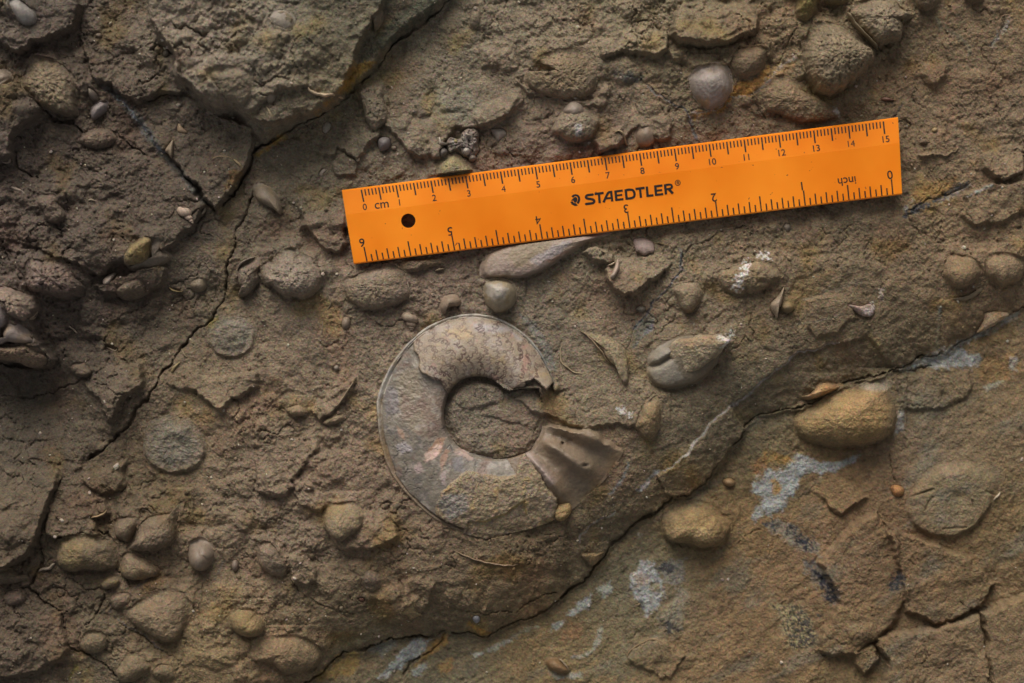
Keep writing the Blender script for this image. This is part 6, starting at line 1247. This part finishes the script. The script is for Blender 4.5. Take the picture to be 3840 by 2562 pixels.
    ci = mixc(ci, (136, 126, 110), sm(0.15, 0.4, fbm(X, Y, 48, 3, 0.5, 821)) * .6)
    for ps, cc, op in (("am 390,920 450,850 500,850 470,940 370,1000", (142, 104, 74), .7), ("am 370,960 440,890 480,900 430,990 370,1010", (168, 140, 122), .9), ("am 290,1040 340,1000 360,1060 320,1090", (150, 128, 118), .8), ("am 460,980 500,920 530,930 490,1030 470,1070", (138, 102, 78), .6), ("am 540,940 600,910 680,990 650,1000", (148, 122, 106), .7), ("am 460,1070 500,1060 500,1150 470,1150", (140, 124, 114), .8), ("am 190,780 230,800 240,860 200,840", (138, 108, 84), .6), ("am 180,900 250,870 290,930 210,960", (138, 130, 126), .7), ("am 540,980 610,960 620,1060 550,1070", (94, 90, 88), .7), ("am 100,520 200,540 200,700 120,720", (94, 88, 86), .6)):
        ci = mixc(ci, cc, sm(-4, 6, sdf(jx, jy, pts(ps)) + 6 * n2) * op)
    for k, wl in ((822, 70), (823, 38)):
        fr_ = np.abs(fbm(jx, jy, wl, 2, 0.5, k)); mk = sm(0.0, 0.3, fbm(X, Y, 120, 2, 0.5, k + 5)) * sm(165, 200, th)
        crk = (1 - sm(0.008, 0.04, fr_)) * mk
        ci = mixc(ci, (58, 52, 50), crk * .75); z = z - np.where(infill_m, 0.15 * crk, 0)
    cr = np.zeros(X.shape + (3,)) + C(122, 106, 78)
    cr = cr + (sample(COLR, X, Y) - cr) * (sm(.75, 1, s + .2 * n1) * .7)[..., None]
    cr = mixc(cr, (112, 98, 80), sm(0.0, 0.4, fbm(X, Y, 70, 4, 0.6, 830)) * .8)
    cr = mixc(cr, (142, 118, 72), sm(0.15, 0.45, fbm(X, Y, 60, 3, 0.6, 831)) * .7)
    cr = mixc(cr, (112, 108, 100), sm(-4, 14, sdf(jx, jy, pts("am 430,1270 480,1200 640,1200 660,1300 520,1400"))) * .7)
    cr = mixc(cr, (150, 124, 66), sm(-2, 4, 5 - np.abs(sdf(jx, jy, pts("am 640,1390 760,1380 890,1330 1000,1250 1040,1600 600,1600")))) * (s < .8) * .6)
    cb = np.zeros(X.shape + (3,)) + C(102, 86, 66)
    cb = mixc(cb, (104, 82, 58), sm(0.0, 0.4, fbm(X, Y, 90, 3, 0.6, 840)) * .6)
    cb = mixc(cb, (132, 116, 106), (rib(316, 3.0, 1) + .5 * rib(350, 3, 1)) * .8 * (s < .6))
    cb = mixc(cb, (142, 104, 60), sm(-6, 16, sdf(jx, jy, pts("am 1250,790 1400,820 1500,860 1440,890 1280,830"))) * .6)
    cb = mixc(cb, (104, 92, 78), sm(.75, 1, s) * .5)
    gc = sample(COLR, X, Y); e_ = (.25 + sm(.5, 1, s + .25 * n1) * .85 + sm(340, 352, th + 6 * n1) * .6); cb = cb + (gc - cb) * np.clip(e_, 0, .9)[..., None]
    cb = mixc(cb, (50, 40, 32), hole * .7 + hole2 * .7)
    c = np.where(whorl_m[..., None], col, np.where(rockfill_m[..., None], cr, np.where(body_m[..., None], cb, ci)))
    c = c * (1 + 0.10 * n1 + 0.08 * n2)[..., None]
    ck = np.zeros(X.shape + (3,)) + C(142, 136, 120)
    ck = mixc(ck, (112, 110, 104), sm(0.0, 0.4, fbm(X, Y, 40, 3, 0.5, 850)) * .8)
    ck = mixc(ck, (120, 102, 72), sm(0.1, 0.4, fbm(X, Y, 60, 3, 0.5, 851)) * .6)
    ck = mixc(ck, (112, 96, 70), sm(180, 205, th) * .8)
    ck = mixc(ck, (100, 100, 92), sm(75, 40, th) * .8)
    ck = ck + (sample(COLR, X, Y) - ck) * (np.clip(sm(165, 200, th) * .7 + sm(0.0, 0.35, fbm(X, Y, 55, 3, 0.6, 855)) * .5, 0, .85))[..., None]
    ck = ck * (1 + 0.12 * n1 + 0.08 * n2)[..., None]
    c = np.where(keel_m[..., None], ck, c)
    V = np.stack([wx(X), wy(Y), z * MM], -1).reshape(-1, 3)
    F = grid_faces(nT, nS)[:, ::-1]
    fm = lambda m: m[:-1, :-1].reshape(-1)
    root = bpy.data.objects.new('ammonite', None); COL.objects.link(root)
    root.location = (float(wx(AC[0])), float(wy(AC[1])), float(np.median(base)) * MM)
    tag(root, 'large coiled ammonite fossil with crinkled suture lines, embedded in the rock below the ruler', 'ammonite')
    km = fm(keel_m); wm = fm(whorl_m) & ~km; rm = fm(rockfill_m) & ~km & ~wm; bm_ = fm(body_m) & ~km & ~wm & ~rm
    im = ~(km | wm | rm | bm_)
    # the whorl ends at its broken edge: nothing of the shell beyond it
    drop = (fm(th) < 62) & ~wm & ~km
    cf = c.reshape(-1, 3)
    for nm, m, mat in (('keel', km, M_SHELL), ('sutured_whorl', wm, M_WET), ('calcite_filling', im & ~drop, M_WET), ('rock_filling', rm, M_STONE), ('body_chamber', bm_, M_WET)):
        f = F[m]; u, inv = np.unique(f, return_inverse=True)
        mesh_obj(nm, V[u], inv.reshape(f.shape), cf[u], mat, root, root.location[:])
build_ammonite()


# ================================================================== THE RULER
RZ0 = ZR * MM + 0.0001      # underside
RTOP = RZ0 + 0.0021         # upper face
def RW(px, py, z):
    """a point of the ruler's upper face measured on the photograph, brought down to its height above the rock"""
    k = (D - z) / D
    return Vector((float(wx(px)) * k, float(wy(py)) * k, z))
RC = [RW(x, y, RTOP) for x, y in RQ]                    # corners TL TR BR BL
def UV(u, v, z):
    p = RC[0] * (1 - u) * (1 - v) + RC[1] * u * (1 - v) + RC[2] * u * v + RC[3] * (1 - u) * v
    return Vector((p.x, p.y, z))
VB = 0.335; EDGE = RZ0 + 0.0013                          # bevel line and edge height
CH = 0.00022   # small chamfer
def ztop(v):
    e = EDGE + CH * 0.6
    return e + (RTOP - e) * max(0.0, min(1.0, (v - 0.013) / (VB - 0.013)))
def plain_material(name, col, rough, spec=0.5, sss=0.0):
    m = bpy.data.materials.new(name); m.use_nodes = True
    t = m.node_tree; N = t.nodes; p = N['Principled BSDF']
    p.inputs['Base Color'].default_value = (*col, 1); p.inputs['Roughness'].default_value = rough
    p.inputs['Specular IOR Level'].default_value = spec
    return m, t, p
mo, t, p = plain_material('orange_plastic', (0.88, 0.25, 0.006), 0.34, 0.32)
tc = t.nodes.new('ShaderNodeTexCoord'); n = t.nodes.new('ShaderNodeTexNoise'); n.inputs['Scale'].default_value = 1500; n.inputs['Detail'].default_value = 4
n2 = t.nodes.new('ShaderNodeTexNoise'); n2.inputs['Scale'].default_value = 700; n2.inputs['Detail'].default_value = 2
t.links.new(tc.outputs['Object'], n.inputs['Vector']); t.links.new(tc.outputs['Object'], n2.inputs['Vector'])
# specks of dirt on the plastic
rp = t.nodes.new('ShaderNodeMapRange'); rp.inputs[1].default_value = 0.735; rp.inputs[2].default_value = 0.76
t.links.new(n2.outputs['Fac'], rp.inputs[0])
mxx = t.nodes.new('ShaderNodeMix'); mxx.data_type = 'RGBA'
mxx.inputs[6].default_value = (0.88, 0.25, 0.006, 1); mxx.inputs[7].default_value = (0.30, 0.08, 0.02, 1)
# cloudy tone of the translucent plastic, fine scratches and dust
n3 = t.nodes.new('ShaderNodeTexNoise'); n3.inputs['Scale'].default_value = 38; n3.inputs['Detail'].default_value = 3
t.links.new(tc.outputs['Object'], n3.inputs['Vector'])
mt = t.nodes.new('ShaderNodeMix'); mt.data_type = 'RGBA'
mt.inputs[6].default_value = (0.80, 0.20, 0.002, 1); mt.inputs[7].default_value = (0.93, 0.275, 0.012, 1)
rt_ = t.nodes.new('ShaderNodeMapRange'); rt_.inputs[1].default_value = 0.35; rt_.inputs[2].default_value = 0.65
t.links.new(n3.outputs['Fac'], rt_.inputs[0]); t.links.new(rt_.outputs[0], mt.inputs[0]); t.links.new(mt.outputs[2], mxx.inputs[6])
mp = t.nodes.new('ShaderNodeMapping'); mp.inputs['Scale'].default_value = (60, 4200, 60); mp.inputs['Rotation'].default_value = (0, 0, 0.35)
t.links.new(tc.outputs['Object'], mp.inputs['Vector'])
n5 = t.nodes.new('ShaderNodeTexNoise'); n5.inputs['Scale'].default_value = 1.0; n5.inputs['Detail'].default_value = 3
t.links.new(mp.outputs[0], n5.inputs['Vector'])
bp_ = t.nodes.new('ShaderNodeBump'); bp_.inputs['Strength'].default_value = 0.12; bp_.inputs['Distance'].default_value = 0.00006
t.links.new(n5.outputs['Fac'], bp_.inputs['Height']); t.links.new(bp_.outputs[0], p.inputs['Normal'])
t.links.new(rp.outputs[0], mxx.inputs[0]); t.links.new(mxx.outputs[2], p.inputs['Base Color'])
rr = t.nodes.new('ShaderNodeMapRange'); rr.inputs[3].default_value = 0.28; rr.inputs[4].default_value = 0.42
t.links.new(n.outputs['Fac'], rr.inputs[0]); t.links.new(rr.outputs[0], p.inputs['Roughness'])
p.inputs['Subsurface Weight'].default_value = 0.3; p.inputs['Subsurface Radius'].default_value = (0.003, 0.001, 0.0003); p.inputs['Subsurface Scale'].default_value = 0.5
mb, _, _ = plain_material('black_print', (0.012, 0.008, 0.007), 0.45, 0.4)

ruler = bpy.data.objects.new('ruler', None); COL.objects.link(ruler)
rc = (RC[0] + RC[1] + RC[2] + RC[3]) / 4; ruler.location = (rc.x, rc.y, RZ0)
tag(ruler, 'orange plastic ruler with black centimetre and inch scales lying on the rock', 'ruler')
def add_part(name, me, mat, parent=ruler, label=None):
    me.materials.append(mat)
    o = bpy.data.objects.new(name, me); COL.objects.link(o); o.parent = parent
    off = ruler.location
    me.transform(__import__('mathutils').Matrix.Translation(-off))
    if label: o['label'] = label
    return o
bm = bmesh.new()
HU, HV, HR = 0.0, 0.0, 26.7 * S
hc = RW(1531, 828, RTOP)
NC = 40
def ring(z, r): return [bm.verts.new((hc.x + r * math.cos(2 * math.pi * i / NC), hc.y + r * math.sin(2 * math.pi * i / NC), z)) for i in range(NC)]
NU = 60
us = [i / NU for i in range(NU + 1)]
e0 = [bm.verts.new(UV(u, 0, RZ0)) for u in us]
e1 = [bm.verts.new(UV(u, 0, EDGE - CH)) for u in us]
e2 = [bm.verts.new(UV(u, 0.013, EDGE + CH * .6)) for u in us]
e3 = [bm.verts.new(UV(u, VB, RTOP)) for u in us]
f1 = [bm.verts.new(UV(u, 0.985, RTOP)) for u in us]
f2 = [bm.verts.new(UV(u, 1, RTOP - CH)) for u in us]
f3 = [bm.verts.new(UV(u, 1, RZ0)) for u in us]
for a, b_ in ((e0, e1), (e1, e2), (e2, e3), (f1, f2), (f2, f3)):
    for i in range(NU): bm.faces.new((a[i], b_[i], b_[i + 1], a[i + 1]))
for k, idx in ((0, 0), (1, NU)):
    vsq = [e0[idx], e1[idx], e2[idx], e3[idx], f1[idx], f2[idx], f3[idx]]
    bm.faces.new(vsq if idx else vsq[::-1])
r1, r0 = ring(RTOP, HR), ring(RZ0, HR)
for i in range(NC): bm.faces.new((r1[i], r1[(i + 1) % NC], r0[(i + 1) % NC], r0[i]))
def fill(loops):
    edges = []
    for lp in loops:
        for i in range(len(lp)):
            a, b_ = lp[i], lp[(i + 1) % len(lp)]
            edges.append(bm.edges.get((a, b_)) or bm.edges.new((a, b_)))
    bmesh.ops.triangle_fill(bm, use_beauty=True, use_dissolve=False, edges=edges)
fill([e3 + f1[::-1], r1])
fill([e0 + f3[::-1], r0])
bmesh.ops.recalc_face_normals(bm, faces=bm.faces)
me = bpy.data.meshes.new('body'); bm.to_mesh(me); bm.free()
add_part('body', me, mo)

# --- the printed scales
PZ = 0.00003
def strokes(segs, z=None):
    """flat printed bars: (p, q, half width) in ruler (u, v)"""
    b = bmesh.new()
    for (u0, v0), (u1, v1), hw in segs:
        q = [UV(u0 - hw, v0, ztop(v0) + PZ), UV(u0 + hw, v0, ztop(v0) + PZ), UV(u1 + hw, v1, ztop(v1) + PZ), UV(u1 - hw, v1, ztop(v1) + PZ)]
        b.faces.new([b.verts.new(x) for x in q])
    bmesh.ops.recalc_face_normals(b, faces=b.faces)
    for f in b.faces:
        if f.normal.z < 0: f.normal_flip()
    m_ = bpy.data.meshes.new('print'); b.to_mesh(m_); b.free(); return m_
HWT = 2.5 / 2088
cs = []
for i in range(151):
    u = 0.0345 + (0.9734 - 0.0345) * i / 150
    ln = 0.166 if i % 5 == 0 else 0.085
    cs.append(((u, 0.030), (u + ln * 0.006, 0.030 + ln), HWT * (1.1 if i % 5 == 0 else 0.95)))
add_part('centimetre_scale', strokes(cs), mb)
ins = []
for i in range(97):
    u = 0.0243 + (0.9832 - 0.0243) * i / 96
    ln = 0.195 if i % 8 == 0 else (0.137 if i % 2 == 0 else 0.089)
    ins.append(((u - ln * 0.006, 0.984 - ln), (u, 0.984), HWT))
add_part('inch_scale', strokes(ins), mb)

# --- numerals and words from the built-in font
def text_mesh(txt, size, bold=0.0):
    c = bpy.data.curves.new('t', 'FONT'); c.body = txt; c.size = size; c.align_x = 'CENTER'; c.align_y = 'CENTER'
    c.offset = bold; c.resolution_u = 4
    o = bpy.data.objects.new('t', c); COL.objects.link(o)
    dg = bpy.context.evaluated_depsgraph_get(); dg.update()
    m_ = bpy.data.meshes.new_from_object(o.evaluated_get(dg))
    bpy.data.objects.remove(o); bpy.data.curves.remove(c)
    return m_
ANG = math.atan2((RC[1] - RC[0]).y, (RC[1] - RC[0]).x)
TILT = math.atan2(RTOP - EDGE, VB * (RC[0] - RC[3]).length)
def put_text(name, txt, px, py, cap_px, rot, bevel, bold=0.0):
    m_ = text_mesh(txt, cap_px * S / 0.60, bold * S)
    base = RW(px, py, RTOP)
    vdir = (RC[3] - RC[0]).normalized(); L = (RC[3] - RC[0]).length
    for v in m_.vertices:
        x, y = v.co.x, v.co.y
        ca, sa = math.cos(ANG + rot), math.sin(ANG + rot)
        q = Vector((base.x + x * ca - y * sa, base.y + x * sa + y * ca, 0))
        # distance below the upper edge decides the height on the bevel
        e = (RC[1] - RC[0]); e.z = 0; e.normalize(); nrm = Vector((e.y, -e.x, 0))
        dd = (q - Vector((RC[0].x, RC[0].y, 0))).dot(nrm) / L
        v.co = (q.x, q.y, (ztop(dd) if bevel else RTOP) + PZ)
    return add_part(name, m_, mb)
def on_uv(u, v):
    q = RQ[0] * (1 - u) * (1 - v) + RQ[1] * u * (1 - v) + RQ[2] * u * v + RQ[3] * (1 - u) * v
    return q
for i in range(16):
    u = 0.0345 + (0.9734 - 0.0345) * i / 15
    q = on_uv(u + 0.0015, 0.268)
    put_text('numeral', str(i), q[0], q[1], 20.5, 0, True, 0.0 if '4' in str(i) else 0.3)
q = on_uv(0.0665, 0.262); put_text('unit_word', 'cm', q[0], q[1] - 1, 28, 0, True, 0.4)
for i in range(7):
    u = 0.0243 + (0.9832 - 0.0243) * i / 6
    q = on_uv(u - 0.0035, 0.724)
    put_text('numeral', str(6 - i), q[0], q[1], 27, math.pi, False, 0.0 if i == 2 else 0.45)
q = on_uv(0.9015, 0.735); put_text('unit_word', 'inch', q[0], q[1], 26, math.pi, False, 0.3)

# --- maker's word and emblem, traced
def zpx(x, y): return 2110 + x * 0.19574, 660 + y * 0.19574
def poly_part(polys, name):
    b = bmesh.new(); k = 0
    for pl in polys:
        vs_ = []
        for x, y in pl:
            w = RW(*zpx(x, y), RTOP); w.z = RTOP + PZ + k * 0.0000002; vs_.append(b.verts.new(w))
        f = b.faces.new(vs_); f.normal_update()
        if f.normal.z < 0: f.normal_flip()
        k += 1
    bmesh.ops.triangulate(b, faces=b.faces)
    m_ = bpy.data.meshes.new(name); b.to_mesh(m_); b.free()
    return add_part(name, m_, mb)
def thick(line, w):
    w = w * 1.12
    """outline of a thick stroke, one quad per segment plus joints"""
    out = []
    for (x0, y0), (x1, y1) in zip(line[:-1], line[1:]):
        w = w * 1.0; l = math.hypot(x1 - x0, y1 - y0); nx_, ny_ = -(y1 - y0) / l * w / 2, (x1 - x0) / l * w / 2
        out.append([(x0 + nx_, y0 + ny_), (x1 + nx_, y1 + ny_), (x1 - nx_, y1 - ny_), (x0 - nx_, y0 - ny_)])
    for x, y in line[1:-1]:
        out.append([(x + w / 2 * math.cos(a * math.pi / 6), y + w / 2 * math.sin(a * math.pi / 6)) for a in range(12)])
    return out
def curve(p, n=5): return [tuple(q) for q in spline(np.array(p, float), len(p) * n, False)]
L = []
L += thick(curve([(583, 356), (520, 364), (470, 374), (447, 396), (455, 425), (495, 438), (560, 447), (600, 470), (602, 500), (575, 522), (520, 530), (440, 540)]), 42)
L += thick([(612, 347), (785, 326)], 40) + thick([(694, 345), (710, 521)], 40)
L += thick([(782, 508), (862, 335), (890, 312), (952, 304)], 40) + thick([(926, 290), (950, 490)], 40) + thick([(830, 432), (945, 418)], 34)
L += thick([(1010, 280), (1030, 480)], 42) + thick([(1010, 298), (1150, 280)], 38) + thick([(1015, 378), (1142, 362)], 34) + thick([(1025, 460), (1166, 444)], 38)
L += thick([(1207, 256), (1227, 455)], 42) + thick(curve([(1207, 274), (1290, 263), (1345, 276), (1372, 320), (1376, 365), (1360, 405), (1310, 426), (1225, 437)]), 40)
L += thick([(1394, 250), (1569, 228)], 40) + thick([(1481, 246), (1500, 419)], 40)
L += thick([(1611, 204), (1629, 402)], 42) + thick([(1625, 384), (1740, 369)], 38)
L += thick([(1772, 182), (1791, 382)], 42) + thick([(1772, 200), (1910, 182)], 38) + thick([(1778, 286), (1906, 270)], 34) + thick([(1786, 364), (1926, 348)], 38)
L += thick([(1960, 160), (1980, 355)], 42) + thick(curve([(1960, 178), (2030, 166), (2075, 172), (2092, 200), (2080, 232), (2040, 248), (1968, 258)]), 36) + thick([(2030, 250), (2112, 338)], 44)
poly_part(L, 'lettering')
circ = [(2204 + 48 * math.cos(a * math.pi / 12), 132 + 50 * math.sin(a * math.pi / 12)) for a in range(25)]
Rr = thick(circ, 12) + thick([(2188, 108), (2193, 160)], 11) + thick(curve([(2188, 110), (2212, 106), (2222, 118), (2212, 130), (2190, 134)]), 10) + thick([(2208, 132), (2224, 158)], 11)
poly_part(Rr, 'registered_mark')
EM = [[(165, 390), (200, 361), (250, 348), (300, 362), (330, 402), (338, 450), (326, 500), (300, 543), (268, 514), (290, 470), (294, 430), (275, 396), (235, 386), (200, 420)],
      [(158, 474), (200, 430), (230, 405), (262, 405), (280, 430), (284, 462), (270, 495), (250, 514), (216, 508), (216, 478)],
      [(155, 490), (204, 488), (206, 517), (253, 523), (293, 568), (235, 578), (190, 555), (165, 545), (168, 525), (150, 515)]]
poly_part(EM, 'emblem')
